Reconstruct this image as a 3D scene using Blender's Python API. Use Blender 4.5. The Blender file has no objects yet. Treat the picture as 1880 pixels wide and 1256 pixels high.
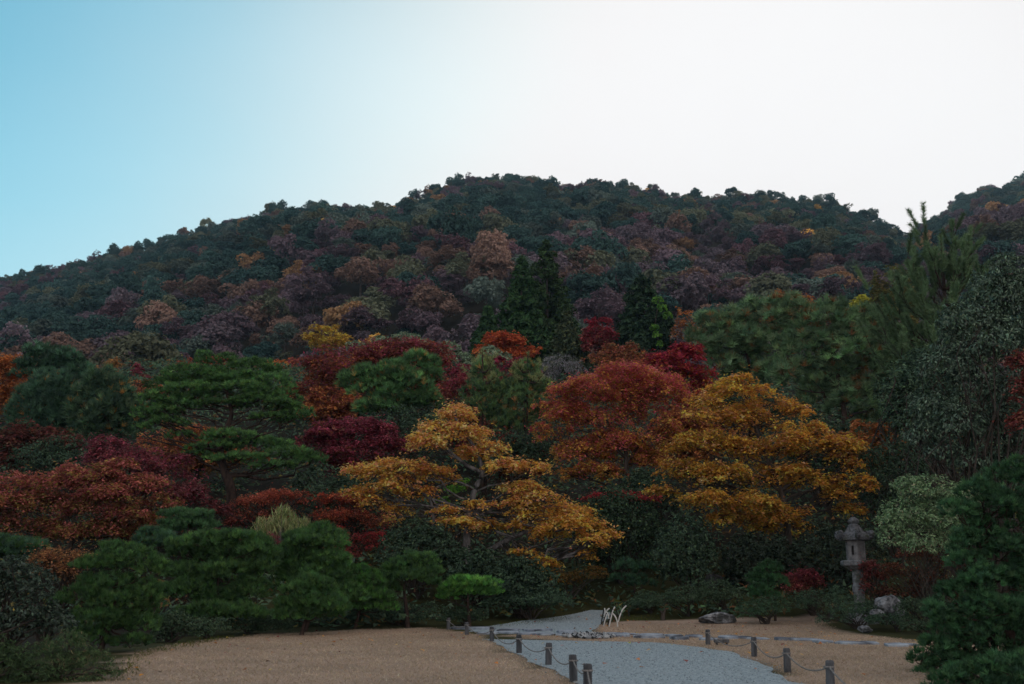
import bpy, math, random
import numpy as np
from mathutils import Vector

# ------------------------------------------------------------------ camera
sc = bpy.context.scene
col = sc.collection
PW, PH, LENS = 1880.0, 1256.0, 35.0
F = PW * LENS / 36.0
PITCH = math.atan((1083 - PH / 2) / F)
CAMZ = 1.3
cam_d = bpy.data.cameras.new('camera')
cam = bpy.data.objects.new('camera', cam_d)
col.objects.link(cam)
cam.location = (0, 0, CAMZ)
cam.rotation_euler = (math.pi / 2 + PITCH, 0, 0)
cam_d.lens = LENS
cam_d.sensor_width = 36.0
cam_d.clip_end = 3000
cam_d.clip_start = 0.1
cam_d.dof.use_dof = True
cam_d.dof.focus_distance = 62
cam_d.dof.aperture_fstop = 2.0
sc.camera = cam

# ------------------------------------------------------------------ sky and sun
SUN_EL, SUN_AZ = math.radians(19.0), math.radians(13.0)      # behind the mountain crest
w = bpy.data.worlds.new('World'); sc.world = w; w.use_nodes = True
nt = w.node_tree; nt.nodes.clear()
def N(t, tree=None, **kw):
    n = (tree or nt).nodes.new(t)
    for k, v in kw.items(): setattr(n, k, v)
    return n
L = nt.links.new
out = N('ShaderNodeOutputWorld'); bg = N('ShaderNodeBackground')
sky = N('ShaderNodeTexSky', sky_type='NISHITA', sun_disc=False, sun_elevation=SUN_EL, sun_rotation=SUN_AZ,
        altitude=80, air_density=1.0, dust_density=0.8, ozone_density=2.5)
tc = N('ShaderNodeTexCoord'); sep = N('ShaderNodeSeparateXYZ')
L(tc.outputs['Generated'], sep.inputs[0])
def M(op, a, b=None, c=None, tree=None):
    tr = tree or nt
    n = tr.nodes.new('ShaderNodeMath'); n.operation = op
    for i, v in enumerate((a, b, c)):
        if v is None: continue
        if isinstance(v, (int, float)): n.inputs[i].default_value = v
        else: tr.links.new(v, n.inputs[i])
    return n.outputs[0]
def smooth(v, lo, hi, tree=None, a=0.0, b=1.0):
    tr = tree or nt
    n = tr.nodes.new('ShaderNodeMapRange'); n.interpolation_type = 'SMOOTHSTEP'
    tr.links.new(v, n.inputs[0])
    n.inputs[1].default_value = lo; n.inputs[2].default_value = hi
    n.inputs[3].default_value = a; n.inputs[4].default_value = b
    return n.outputs[0]
def mixc(f, a, b, tree=None, mode='MIX'):
    tr = tree or nt
    n = tr.nodes.new('ShaderNodeMix'); n.data_type = 'RGBA'; n.blend_type = mode; n.clamp_factor = True
    for s, v in ((n.inputs[0], f), (n.inputs[6], a), (n.inputs[7], b)):
        if isinstance(v, (int, float)): s.default_value = v
        elif isinstance(v, tuple): s.default_value = (*v, 1)
        else: tr.links.new(v, s)
    return n.outputs[2]
nz = N('ShaderNodeTexNoise'); nz.inputs['Scale'].default_value = 1.6; nz.inputs['Detail'].default_value = 4
nz.inputs['Roughness'].default_value = 0.45
mp = N('ShaderNodeMapping'); mp.inputs['Scale'].default_value = (1.0, 0.6, 2.0); mp.inputs['Location'].default_value = (3.1, 0.4, 0.2)
L(tc.outputs['Generated'], mp.inputs[0]); L(mp.outputs[0], nz.inputs['Vector'])
nzc = M('SUBTRACT', nz.outputs[0], 0.5)
# a thin veil of high cloud drifting over the sunward half of the sky
gd = N('ShaderNodeVectorMath', operation='DOT_PRODUCT'); L(tc.outputs['Generated'], gd.inputs[0])
gd.inputs[1].default_value = Vector((-0.78, 0.50, 0.66)).normalized()      # a clear blue opening high on the left
g = M('MULTIPLY_ADD', nzc, 0.10, gd.outputs['Value'])
veil = smooth(g, 0.60, 0.985, a=1.0, b=0.0)
blue = mixc(1.0, sky.outputs[0], (0.46, 1.06, 0.90), mode='MULTIPLY')
# thicker, greyer cloud high on the sunward side
g2 = M('MULTIPLY_ADD', sep.outputs[0], 0.17, sep.outputs[2])
g2 = M('MULTIPLY_ADD', nzc, 0.20, g2)
thick = smooth(g2, 0.43, 0.57)
vc = mixc(thick, (4.45, 4.33, 4.38), (3.35, 2.98, 2.86))
gl = N('ShaderNodeVectorMath', operation='DOT_PRODUCT')
sd = Vector((math.sin(SUN_AZ + 0.05) * math.cos(0.38), math.cos(SUN_AZ + 0.05) * math.cos(0.38), math.sin(0.38)))
L(tc.outputs['Generated'], gl.inputs[0]); gl.inputs[1].default_value = sd
glow = smooth(gl.outputs['Value'], 0.84, 1.0)
vc = mixc(glow, vc, (5.5, 5.42, 5.42))
L(mixc(veil, blue, vc), bg.inputs[0]); bg.inputs[1].default_value = 0.1
L(bg.outputs[0], out.inputs[0])

sun_d = bpy.data.lights.new('sun', 'SUN'); sun = bpy.data.objects.new('sun', sun_d); col.objects.link(sun)
sun_d.energy = 3.0; sun_d.angle = math.radians(0.6); sun_d.color = (1, 0.9, 0.76)
sun.location = (60, 300, 200)
sv = Vector((math.sin(SUN_AZ) * math.cos(SUN_EL), math.cos(SUN_AZ) * math.cos(SUN_EL), math.sin(SUN_EL)))
sun.rotation_euler = (-sv).to_track_quat('-Z', 'Y').to_euler()

sc.view_settings.view_transform = 'Standard'; sc.view_settings.look = 'None'
sc.view_settings.exposure = 0.86; sc.view_settings.gamma = 1.0; sc.view_settings.use_curve_mapping = False
sc.render.engine = 'CYCLES'
sc.cycles.use_denoising = True
sc.cycles.max_bounces = 6; sc.cycles.diffuse_bounces = 4; sc.cycles.glossy_bounces = 2
sc.cycles.transmission_bounces = 3; sc.cycles.volume_bounces = 0; sc.cycles.transparent_max_bounces = 4

# ------------------------------------------------------------------ helpers
rng = np.random.default_rng(7)
random.seed(7)
CP, SP = math.cos(PITCH), math.sin(PITCH)
def ray(px, py):
    u = (px - PW / 2) / F; v = (PH / 2 - py) / F
    return Vector((u, CP - v * SP, SP + v * CP))
def at(px, py, Y):
    r = ray(px, py); return Vector((0, 0, CAMZ)) + r * (Y / r.y)
def pix(px, py, Y):                       # metres per photo pixel at that depth
    return Y / ray(px, py).y / F
def project(P):
    P = np.asarray(P, float); x = P[..., 0]; y = P[..., 1]; z = P[..., 2] - CAMZ
    dpt = y * CP + z * SP; up = -y * SP + z * CP
    return PW / 2 + F * x / dpt, PH / 2 - F * up / dpt

_perm = np.random.default_rng(3).random((256, 256))
def vnoise(x, y):
    x = np.asarray(x, float); y = np.asarray(y, float)
    xi = np.floor(x).astype(int); yi = np.floor(y).astype(int)
    fx = x - xi; fy = y - yi; fx = fx * fx * (3 - 2 * fx); fy = fy * fy * (3 - 2 * fy)
    a = _perm[xi & 255, yi & 255]; b = _perm[(xi + 1) & 255, yi & 255]
    c = _perm[xi & 255, (yi + 1) & 255]; d = _perm[(xi + 1) & 255, (yi + 1) & 255]
    return (a * (1 - fx) + b * fx) * (1 - fy) + (c * (1 - fx) + d * fx) * fy
def fbm(x, y, o=4):
    s = 0; amp = 0.5
    for _ in range(o):
        s = s + amp * vnoise(x, y); x = np.asarray(x) * 2.03 + 17; y = np.asarray(y) * 2.03 + 5; amp *= 0.5
    return s / 0.94

YC = 650.0
crest_px = [(-700, 640), (-400, 590), (-150, 545), (0, 527), (60, 513), (130, 497), (200, 480), (270, 460), (330, 438), (420, 421), (500, 397), (580, 388),
            (640, 393), (730, 388), (760, 370), (820, 349), (900, 338), (980, 347), (1040, 357), (1090, 346), (1150, 353), (1230, 370),
            (1300, 374), (1400, 369), (1480, 378), (1540, 388), (1590, 405), (1650, 438), (1675, 442), (1720, 416), (1760, 386), (1800, 364), (1880, 345), (2050, 310), (2400, 270), (2900, 280)]
_cx = np.array([at(a, b, YC).x for a, b in crest_px]); _cz = np.array([at(a, b, YC).z - 2.5 for a, b in crest_px])
def softplus(t, k): return k * np.logaddexp(0, t / k)
def ground_z(x, y):
    x = np.asarray(x, float); y = np.asarray(y, float)
    z = 0.03 * np.clip(y - 32, 0, 40)
    y0 = 39.5 - 3.5 * np.clip((-2.0 - x) / 2.5, 0, 1) - 1.5 * np.clip((x - 5) / 3, 0, 1)
    z = z + 0.34 * softplus(y - y0, 1.2) - 0.44 * softplus(y - 112, 5.0)
    z = np.where(y < 30, 0, z)
    z = z + np.clip((y - 44) / 20, 0, 1) * 2.2 * (fbm(x / 14 + 40, y / 14 + 9) - 0.5)
    zb = 12.0
    C = np.interp(x * YC / np.clip(y, 120, YC), _cx, _cz)
    t = np.clip((y - 140) / (YC - 140), 0, 1)
    m = zb + (C - zb) * (t ** 0.93) + 34 * (fbm(x / 95 + y / 210, y / 330 + 3, 3) - 0.5) * np.clip(4 * t * (1 - t), 0, 1)
    m = m - 0.45 * np.clip(y - YC, 0, 400)
    k = np.clip((y - 128) / 40, 0, 1); k = k * k * (3 - 2 * k)
    return z * (1 - k) + m * k
def gz(x, y): return float(ground_z(x, y))
def on_ground(px, py):
    r = ray(px, py); t = 8.0
    while t < 400:
        p = Vector((0, 0, CAMZ)) + r * t
        if p.z <= gz(p.x, p.y): break
        t += 0.05
    return Vector((p.x, p.y, gz(p.x, p.y)))

# ---- materials
def new_mat(name):
    m = bpy.data.materials.new(name); m.use_nodes = True
    t = m.node_tree; t.nodes.clear()
    o = t.nodes.new('ShaderNodeOutputMaterial')
    return m, t, o
def leaf_material(name, transl=0.28, gloss=0.0, rough=0.4, instanced=False):
    m, t, o = new_mat(name)
    a = t.nodes.new('ShaderNodeAttribute'); a.attribute_name = 'col'
    c = a.outputs['Color']
    if instanced:
        i = t.nodes.new('ShaderNodeAttribute'); i.attribute_type = 'INSTANCER'; i.attribute_name = 'tint'
        c = mixc(1.0, c, i.outputs['Color'], tree=t, mode='MULTIPLY')
    d = t.nodes.new('ShaderNodeBsdfDiffuse'); tr = t.nodes.new('ShaderNodeBsdfTranslucent')
    t.links.new(c, d.inputs[0]); t.links.new(c, tr.inputs[0])
    mx = t.nodes.new('ShaderNodeMixShader'); mx.inputs[0].default_value = transl
    t.links.new(d.outputs[0], mx.inputs[1]); t.links.new(tr.outputs[0], mx.inputs[2])
    s = mx.outputs[0]
    if gloss > 0:
        g = t.nodes.new('ShaderNodeBsdfGlossy'); g.inputs['Roughness'].default_value = rough
        g.inputs[0].default_value = (1, 1, 1, 1)
        m2 = t.nodes.new('ShaderNodeMixShader'); m2.inputs[0].default_value = gloss
        t.links.new(s, m2.inputs[1]); t.links.new(g.outputs[0], m2.inputs[2]); s = m2.outputs[0]
    t.links.new(s, o.inputs[0])
    return m
def surf_material(name, c1, c2, scale=6.0, rough=0.9, bump=0.3, c3=None, detail=6, spec=0.2, stretch=(1, 1, 1), bscale=None, bdist=0.03):
    m, t, o = new_mat(name)
    b = t.nodes.new('ShaderNodeBsdfPrincipled'); b.inputs['Roughness'].default_value = rough
    b.inputs['Specular IOR Level'].default_value = spec
    tcn = t.nodes.new('ShaderNodeTexCoord'); mpn = t.nodes.new('ShaderNodeMapping'); mpn.inputs['Scale'].default_value = stretch
    t.links.new(tcn.outputs['Object'], mpn.inputs[0])
    n = t.nodes.new('ShaderNodeTexNoise'); n.inputs['Scale'].default_value = scale; n.inputs['Detail'].default_value = detail
    n.inputs['Roughness'].default_value = 0.65
    t.links.new(mpn.outputs[0], n.inputs['Vector'])
    f = smooth(n.outputs[0], 0.32, 0.68, tree=t)
    c = mixc(f, c1, c2, tree=t)
    if c3:
        n3 = t.nodes.new('ShaderNodeTexNoise'); n3.inputs['Scale'].default_value = scale * 0.37; n3.inputs['Detail'].default_value = 4
        t.links.new(mpn.outputs[0], n3.inputs['Vector'])
        c = mixc(smooth(n3.outputs[0], 0.52, 0.66, tree=t), c, c3, tree=t)
    t.links.new(c, b.inputs[0])
    nb = t.nodes.new('ShaderNodeTexNoise'); nb.inputs['Scale'].default_value = bscale or scale * 2.5; nb.inputs['Detail'].default_value = 6
    t.links.new(mpn.outputs[0], nb.inputs['Vector'])
    bp = t.nodes.new('ShaderNodeBump'); bp.inputs['Strength'].default_value = bump; bp.inputs['Distance'].default_value = bdist
    t.links.new(nb.outputs[0], bp.inputs['Height']); t.links.new(bp.outputs[0], b.inputs['Normal'])
    t.links.new(b.outputs[0], o.inputs[0])
    return m
MAT = dict(
    leaf=leaf_material('maple_leaf', 0.40),
    ever=leaf_material('evergreen_leaf', 0.2, 0.006, 0.38),
    waxy=leaf_material('waxy_leaf', 0.18, 0.018, 0.30),
    needle=leaf_material('pine_needle', 0.12, 0.004, 0.45),
    grass=leaf_material('dry_grass', 0.25),
    hill=leaf_material('hillside_leaf', 0.25, instanced=True),
    bark=surf_material('bark', (0.028, 0.022, 0.018), (0.085, 0.07, 0.06), 5, 0.95, 0.7, stretch=(1, 1, 0.3)),
    pale=surf_material('pale_bark', (0.055, 0.05, 0.05), (0.20, 0.19, 0.19), 6, 0.9, 0.6, c3=(0.04, 0.036, 0.034), stretch=(1, 1, 0.4)),
    pinebark=surf_material('pine_bark', (0.022, 0.016, 0.014), (0.075, 0.05, 0.04), 6, 0.95, 0.8, stretch=(1, 1, 0.4)),
    lantern=surf_material('lantern_granite', (0.12, 0.125, 0.135), (0.27, 0.275, 0.29), 9, 0.95, 0.5, c3=(0.09, 0.10, 0.085), bscale=30, bdist=0.02),
    mossy=surf_material('lichened_granite', (0.05, 0.054, 0.06), (0.165, 0.17, 0.185), 11, 0.95, 0.6, c3=(0.05, 0.06, 0.04), bscale=26, bdist=0.03),
    warm=surf_material('warm_granite', (0.125, 0.125, 0.13), (0.23, 0.225, 0.23), 7, 0.95, 0.35, bscale=34, bdist=0.015),
    rock=surf_material('boulder_stone', (0.05, 0.054, 0.062), (0.36, 0.375, 0.40), 5.5, 0.95, 1.0, c3=(0.07, 0.075, 0.075), bscale=6, bdist=0.08),
    darkrock=surf_material('dark_boulder_stone', (0.04, 0.043, 0.045), (0.17, 0.17, 0.18), 3, 0.95, 0.9, c3=(0.04, 0.05, 0.03), bscale=6, bdist=0.08),
    paver=surf_material('paving_stone', (0.15, 0.18, 0.23), (0.42, 0.48, 0.55), 2.6, 0.8, 0.5, c3=(0.07, 0.08, 0.10), bscale=9, bdist=0.03),
    pebble=surf_material('pebble', (0.10, 0.11, 0.12), (0.6, 0.62, 0.64), 2.0, 0.8, 0.1),
    post=surf_material('weathered_post', (0.045, 0.047, 0.052), (0.13, 0.135, 0.145), 8, 0.95, 0.6, stretch=(1, 1, 0.2)),
    rope=surf_material('old_rope', (0.16, 0.15, 0.145), (0.30, 0.29, 0.28), 30, 0.95, 0.5),
    hoopw=surf_material('peeled_bamboo', (0.52, 0.52, 0.5), (0.75, 0.75, 0.72), 10, 0.6, 0.1),
    hoop_slot_dark=surf_material('black_hoop_and_slot_shade', (0.012, 0.012, 0.013), (0.035, 0.033, 0.033), 10, 0.7, 0.1),  # near-black: the dark hoops, and painted shade in the lantern windows
    gravel=surf_material('blue_grey_gravel', (0.22, 0.285, 0.32), (0.42, 0.505, 0.55), 13, 0.95, 1.0, c3=(0.29, 0.35, 0.385), detail=9, bscale=26, bdist=0.04),
)

# ---- mesh building
def build_mesh(name, V, Fc, mat=None, colr=None, smooth_sh=False):
    me = bpy.data.meshes.new(name)
    V = np.asarray(V, np.float32); Fc = np.asarray(Fc, np.int32)
    k = Fc.shape[1]; nf = len(Fc)
    me.vertices.add(len(V)); me.vertices.foreach_set('co', V.ravel())
    me.loops.add(nf * k); me.loops.foreach_set('vertex_index', Fc.ravel())
    me.polygons.add(nf); me.polygons.foreach_set('loop_start', np.arange(0, nf * k, k, dtype=np.int32))
    if smooth_sh: me.polygons.foreach_set('use_smooth', np.ones(nf, dtype=bool))
    me.update(calc_edges=True)
    if colr is not None:
        a = me.attributes.new('col', 'FLOAT_COLOR', 'POINT')
        c4 = np.ones((len(V), 4), np.float32); c4[:, :3] = colr if mat is None or mat.name.startswith(('hill', 'ground', 'dry')) else np.clip(np.asarray(colr) * 1.8 + 0.010, 0, .80)
        a.data.foreach_set('color', c4.ravel())
    if mat: me.materials.append(mat)
    return me
def poly_mesh(name, V, Fs, mat=None, smooth_sh=False):
    me = bpy.data.meshes.new(name); me.from_pydata([tuple(v) for v in V], [], [tuple(f) for f in Fs]); me.update()
    if smooth_sh: me.polygons.foreach_set('use_smooth', np.ones(len(me.polygons), dtype=bool))
    if mat: me.materials.append(mat)
    return me
def obj(name, me, parent=None, loc=None):
    o = bpy.data.objects.new(name, me); col.objects.link(o)
    if loc is not None: o.location = loc
    if parent is not None: o.parent = parent
    return o
def tag(o, label=None, cat=None, group=None, kind=None):
    if label: o['label'] = label
    if cat: o['category'] = cat
    if group: o['group'] = group
    if kind: o['kind'] = kind
    return o
def root(name, label, cat, loc, group=None):
    e = bpy.data.objects.new(name, None); col.objects.link(e); e.location = loc; e.empty_display_size = 0.2
    return tag(e, label, cat, group)

def unit(v): return v / np.maximum(np.linalg.norm(v, axis=-1, keepdims=True), 1e-9)
def rdirs(n, lo=-1.0, hi=1.0):
    z = rng.uniform(lo, hi, n); a = rng.uniform(0, 2 * math.pi, n); r = np.sqrt(1 - z * z)
    return np.stack([r * np.cos(a), r * np.sin(a), z], 1)
LEAF_TRI = False                           # far foliage: one triangle to a leaf
def leaf_quads(P, Nn, D, s, asp=0.7, fold=0.15):
    Nn = unit(Nn); D = D - Nn * (D * Nn).sum(1, keepdims=True); D = unit(D); W = np.cross(Nn, D)
    s = s[:, None]; n = len(P)
    if LEAF_TRI:
        V = np.stack([P - D * s * .5 + W * s * asp * .62, P - D * s * .42 - W * s * asp * .62, P + D * s * .72], 1)
        return V.reshape(-1, 3), np.arange(3 * n).reshape(n, 3)
    V = np.stack([P - D * s * .5, P + W * s * asp * .5 + Nn * s * fold, P + D * s * .5, P - W * s * asp * .5 + Nn * s * fold], 1)
    return V.reshape(-1, 3), np.arange(4 * n).reshape(n, 4)
def needle_tris(P, A, nn, ln, wd, spread=(0.12, 1.0)):
    n = len(P)
    P = np.repeat(P, nn, 0); A = np.repeat(unit(A), nn, 0)
    R = rdirs(n * nn); R = unit(R - A * (R * A).sum(1, keepdims=True))
    th = rng.uniform(spread[0], spread[1], n * nn)[:, None]
    d = A * np.cos(th) + R * np.sin(th)
    W = unit(np.cross(d, rdirs(n * nn)))
    l = (ln * rng.uniform(0.7, 1.15, n * nn))[:, None]
    V = np.stack([P - W * wd * .5, P + W * wd * .5, P + d * l], 1).reshape(-1, 3)
    return V, np.arange(3 * n * nn).reshape(-1, 3)
def jitter(c, v=0.18, h=0.06):
    n = len(c); b = np.exp(rng.normal(0, v, n))[:, None]
    return np.clip(c * b * np.exp(rng.normal(0, h, (n, 3))), 0.003, 0.85)
def pick(pal, n):
    cs = np.array([p[0] for p in pal]); wt = np.array([p[1] for p in pal], float); wt /= wt.sum()
    return cs[rng.choice(len(cs), n, p=wt)]

def tube(path, radii, sides=6):
    path = np.asarray(path, float); n = len(path); radii = np.asarray(radii, float)
    T = np.gradient(path, axis=0); T = unit(T)
    ref = np.where(np.abs(T[:, 2:3]) > 0.9, np.array([[1., 0, 0]]), np.array([[0, 0, 1.]]))
    U = unit(np.cross(T, ref)); W = np.cross(T, U)
    a = np.arange(sides) * 2 * math.pi / sides
    V = path[:, None] + radii[:, None, None] * (np.cos(a)[None, :, None] * U[:, None] + np.sin(a)[None, :, None] * W[:, None])
    i = np.arange(n - 1)[:, None] * sides; j = np.arange(sides)[None]; k = (np.arange(sides) + 1)[None] % sides
    Fc = np.stack([i + j, i + k, i + sides + k, i + sides + j], -1).reshape(-1, 4)
    return V.reshape(-1, 3), Fc
def bez(p0, p1, n=6, sag=0.0, wob=0.08):
    p0 = np.asarray(p0, float); p1 = np.asarray(p1, float)
    t = np.linspace(0, 1, n)[:, None]; d = np.linalg.norm(p1 - p0)
    p = p0 + (p1 - p0) * t
    p[:, 2] += sag * d * (t * (1 - t) * 4)[:, 0]
    k = rng.normal(0, wob * d, (n, 3)) * (t * (1 - t) * 4); k[:, 2] *= 0.5
    return p + k
def join(parts):
    V, Fs, o = [], [], 0
    for v, f in parts:
        V.append(v); Fs.append(f + o); o += len(v)
    return np.concatenate(V), np.concatenate(Fs)
def smooth_path(pts, n=4):
    pts = np.asarray(pts, float); m = len(pts); o = []
    for i in range(m - 1):
        p0 = pts[max(i - 1, 0)]; p1 = pts[i]; p2 = pts[i + 1]; p3 = pts[min(i + 2, m - 1)]
        for k in range(n):
            t = k / n
            o.append(0.5 * ((2 * p1) + (-p0 + p2) * t + (2 * p0 - 5 * p1 + 4 * p2 - p3) * t * t + (-p0 + 3 * p1 - 3 * p2 + p3) * t ** 3))
    o.append(pts[-1]); return np.array(o)

# a lobe is (centre, (a, b, h)) in metres; given in photo pixels at depth Y
def lobes_of(pxl, Y, deep=0.8):
    o = []
    for l in pxl:
        cx, cy, rx, ry = l[:4]; dY = l[4] if len(l) > 4 else rng.uniform(-0.5, 0.5) * rx * pix(cx, cy, Y) * 0.8
        s = pix(cx, cy, Y + dY); c = at(cx, cy, Y + dY)
        o.append((np.array(c), np.array([rx * s, max(rx * s * deep, ry * s * 0.8), ry * s])))
    return o
def auto_lobes(box, k, rs=0.42, flat=0.6, top_bias=0.1):
    """k lobes that fill the photo box (x0, x1, y0, y1) with an uneven dome outline"""
    x0, x1, y0, y1 = box; cx, cy = (x0 + x1) / 2, (y0 + y1) / 2; rx, ry = (x1 - x0) / 2, (y1 - y0) / 2
    o = [(cx, cy + ry * 0.1, rx * 0.62, ry * 0.62)]
    for i in range(k - 1):
        a = 2 * math.pi * (i + rng.uniform(0, .6)) / (k - 1); r = rng.uniform(0.5, 0.72)
        q = rs * rng.uniform(0.75, 1.2)
        lx, ly = q * rx, min(q * ry / flat * 0.75, 0.5 * ry)
        px_ = cx + math.cos(a) * (rx - lx) * rng.uniform(.75, 1.05); py_ = cy - math.sin(a) * (ry - ly) * rng.uniform(.8, 1.05)
        o.append((px_, py_, lx, ly))
    return o
def split_lobe(lobe, k, r=0.45, zlo=-0.1):
    c, R = lobe; d = rdirs(k, zlo, 1.0)
    return [(c + d[i] * R * (1 - r * 0.8), R * r * rng.uniform(0.8, 1.25)) for i in range(k)]

def spray_foliage(lobes, n, size, pal_in, pal_out, asp=0.75, srad=(0.18, 0.52), droop=0.45, zlo=-0.5, tops=None, thick=0.21, rin=0.35, upb=1.0):
    """flat leaf sprays through the volume of each lobe; pal_in below, pal_out on the outer and upper sprays"""
    src = []; lob0 = lobes; lobes = []
    for i, (c, R) in enumerate(lob0):
        R = R * [1.05, 1.05, 1.05]; lobes.append((c, R * [.8, .8, .8])); src.append(i)
        for d in rdirs(3, -.55, 1.0):
            lobes.append((c + d * R * rng.uniform(.5, .95), R * rng.uniform(.36, .6) * [1, 1, rng.uniform(.7, 1.15)])); src.append(i)
    w_ = np.array([(l[1][0] * l[1][1] + l[1][0] * l[1][2]) * rng.uniform(.12, 1.5) for l in lobes]); w_ = w_ / w_.sum()
    zmin = min(l[0][2] - l[1][2] for l in lobes); zmax = max(l[0][2] + l[1][2] for l in lobes)
    Ps, Ns, Ds, Cs = [], [], [], []; ends = [[] for _ in lob0]
    for (c, R), wt, si_ in zip(lobes, w_, src):
        nl = int(n * wt)
        if nl < 8: continue
        rad_m = np.clip(0.36 * min(R[0], R[1]), srad[0], srad[1])
        ns = max(5, int(2.2 * (R[0] * R[1] + R[0] * R[2] + R[1] * R[2]) / rad_m ** 2))
        ns = min(ns, max(5, nl // 14))
        d = rdirs(ns, zlo, 1.0); rr = rng.uniform(rin, 1.0, ns) ** 0.7 * np.where(rng.random(ns) < .16, rng.uniform(1.05, 1.35, ns), 1)
        pc = c + d * rr[:, None] * R
        ends[si_].append(pc)
        rad = rad_m * rng.uniform(0.6, 1.25, ns)
        pr = rad ** 2; pr /= pr.sum()
        si = rng.choice(ns, nl, p=pr)
        rho = np.sqrt(rng.random(nl)); al = rng.uniform(0, 2 * math.pi, nl)
        ell = rng.uniform(0.55, 1.0, ns); ori = rng.uniform(0, math.pi, ns)
        ox = rho * np.cos(al); oy = rho * np.sin(al) * ell[si]
        co, so = np.cos(ori[si]), np.sin(ori[si])
        off = np.stack([ox * co - oy * so, ox * so + oy * co, np.zeros(nl)], 1) * rad[si][:, None]
        dh = d[si] * [1, 1, 0]
        off[:, 2] = -droop * (rho ** 2) * rad[si] - 0.35 * (off * dh).sum(1) + rng.normal(0, thick, nl) * rad[si]
        P = pc[si] + off + rng.normal(0, .16, (nl, 3)) * (rng.random(nl) < .12)[:, None]
        Nn = np.array([0, 0, upb]) + 0.45 * d[si] + rng.normal(0, 0.42, (nl, 3))
        D = rng.normal(0, 0.8, (nl, 3)) + off / np.maximum(rad[si], .05)[:, None] + np.array([0, 0, -0.35])
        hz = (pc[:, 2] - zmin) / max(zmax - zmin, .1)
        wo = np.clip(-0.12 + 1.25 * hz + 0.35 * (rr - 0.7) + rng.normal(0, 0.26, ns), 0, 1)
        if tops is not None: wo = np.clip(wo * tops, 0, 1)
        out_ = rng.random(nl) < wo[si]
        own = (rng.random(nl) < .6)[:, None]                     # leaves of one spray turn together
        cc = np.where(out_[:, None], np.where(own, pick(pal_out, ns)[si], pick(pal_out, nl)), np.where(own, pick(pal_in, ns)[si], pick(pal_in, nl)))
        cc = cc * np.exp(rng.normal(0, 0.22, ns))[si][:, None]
        Ps.append(P); Ns.append(Nn); Ds.append(D); Cs.append(cc)
    ends = [np.concatenate(q) if q else lob0[i][0][None] for i, q in enumerate(ends)]
    P = np.concatenate(Ps); Nn = np.concatenate(Ns); D = np.concatenate(Ds); C = jitter(np.concatenate(Cs), 0.2, 0.07)
    V, Fc = leaf_quads(P, Nn, D, size * rng.uniform(0.65, 1.25, len(P)), asp)
    return V, Fc, np.repeat(C, Fc.shape[1], 0), ends
def shell_foliage(lobes, n, size, pal, asp=0.5, zlo=-0.45, hang=0.0, lump=5, rin=0.72, up=0.5):
    """leaves standing out from the lumpy surface of a clipped or dense evergreen"""
    subs = []
    for l in lobes:
        subs.append(l)
        if lump: subs += split_lobe(l, lump, 0.42, zlo)
    w_ = np.array([l[1][0] * l[1][1] + l[1][0] * l[1][2] for l in subs]); w_ = w_ / w_.sum()
    Ps, Ns, Ds, Cs = [], [], [], []
    for (c, R), wt in zip(subs, w_):
        nl = int(n * wt)
        if nl < 4: continue
        d = rdirs(nl, zlo, 1.0)
        # twig tips: leaves gather into rosettes
        nt_ = max(3, nl // 6); td = rdirs(nt_, zlo, 1.0); ti = rng.integers(0, nt_, nl)
        d = unit(td[ti] + rng.normal(0, 0.09, (nl, 3)))
        rr = rng.uniform(rin, 1.05, nt_)[ti] + rng.normal(0, 0.03, nl)
        Ps.append(c + d * R * rr[:, None])
        nn = unit(d / R)
        Ns.append(nn * 0.7 + np.array([0, 0, up]) + rng.normal(0, 0.45, (nl, 3)))
        Ds.append(rng.normal(0, 0.7, (nl, 3)) + nn * 0.7 + np.array([0, 0, -hang]))
        Cs.append(pick(pal, nl) * np.exp(rng.normal(0, 0.14, nt_))[ti][:, None])
    P = np.concatenate(Ps); C = jitter(np.concatenate(Cs), 0.18, 0.05)
    V, Fc = leaf_quads(P, np.concatenate(Ns), np.concatenate(Ds), size * rng.uniform(0.65, 1.25, len(P)), asp, 0.1)
    return V, Fc, np.repeat(C, Fc.shape[1], 0)
def pine_foliage(lobes, dens, nn, ln, wd, pal, sub=6, up=0.75, spread=(0.15, 1.0), zlo=-0.12, subr=0.42, dead=None):
    """cloud pads of needle tufts; dens = tufts per square metre of pad"""
    subs = []
    for l in lobes:
        subs += split_lobe(l, sub, subr, zlo) if sub else []
        subs.append((l[0], l[1] * 0.85))
    Ps, As, Cs = [], [], []
    for c, R in subs:
        area = 2.4 * (R[0] * R[1] + 0.5 * (R[0] + R[1]) * R[2])
        nl = max(3, int(dens * 1.7 * area))
        d = rdirs(nl, zlo, 1.0); rr = rng.uniform(0.7, 1.03, nl)
        Ps.append(c + d * R * rr[:, None])
        As.append(unit(d / R) * 0.65 + np.array([0, 0, up]) + rng.normal(0, 0.22, (nl, 3)))
        cc = pick(pal, nl) * np.exp(rng.normal(0, 0.20))
        if dead is not None:
            m = rng.random(nl) < dead[1]; cc[m] = dead[0]
        Cs.append(cc)
    P = np.concatenate(Ps); A = np.concatenate(As); C = jitter(np.concatenate(Cs), 0.16, 0.05)
    V, Fc = needle_tris(P, A, nn, ln, wd * 1.35, spread)
    return V, Fc, np.repeat(C, 3 * nn, 0)
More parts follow.
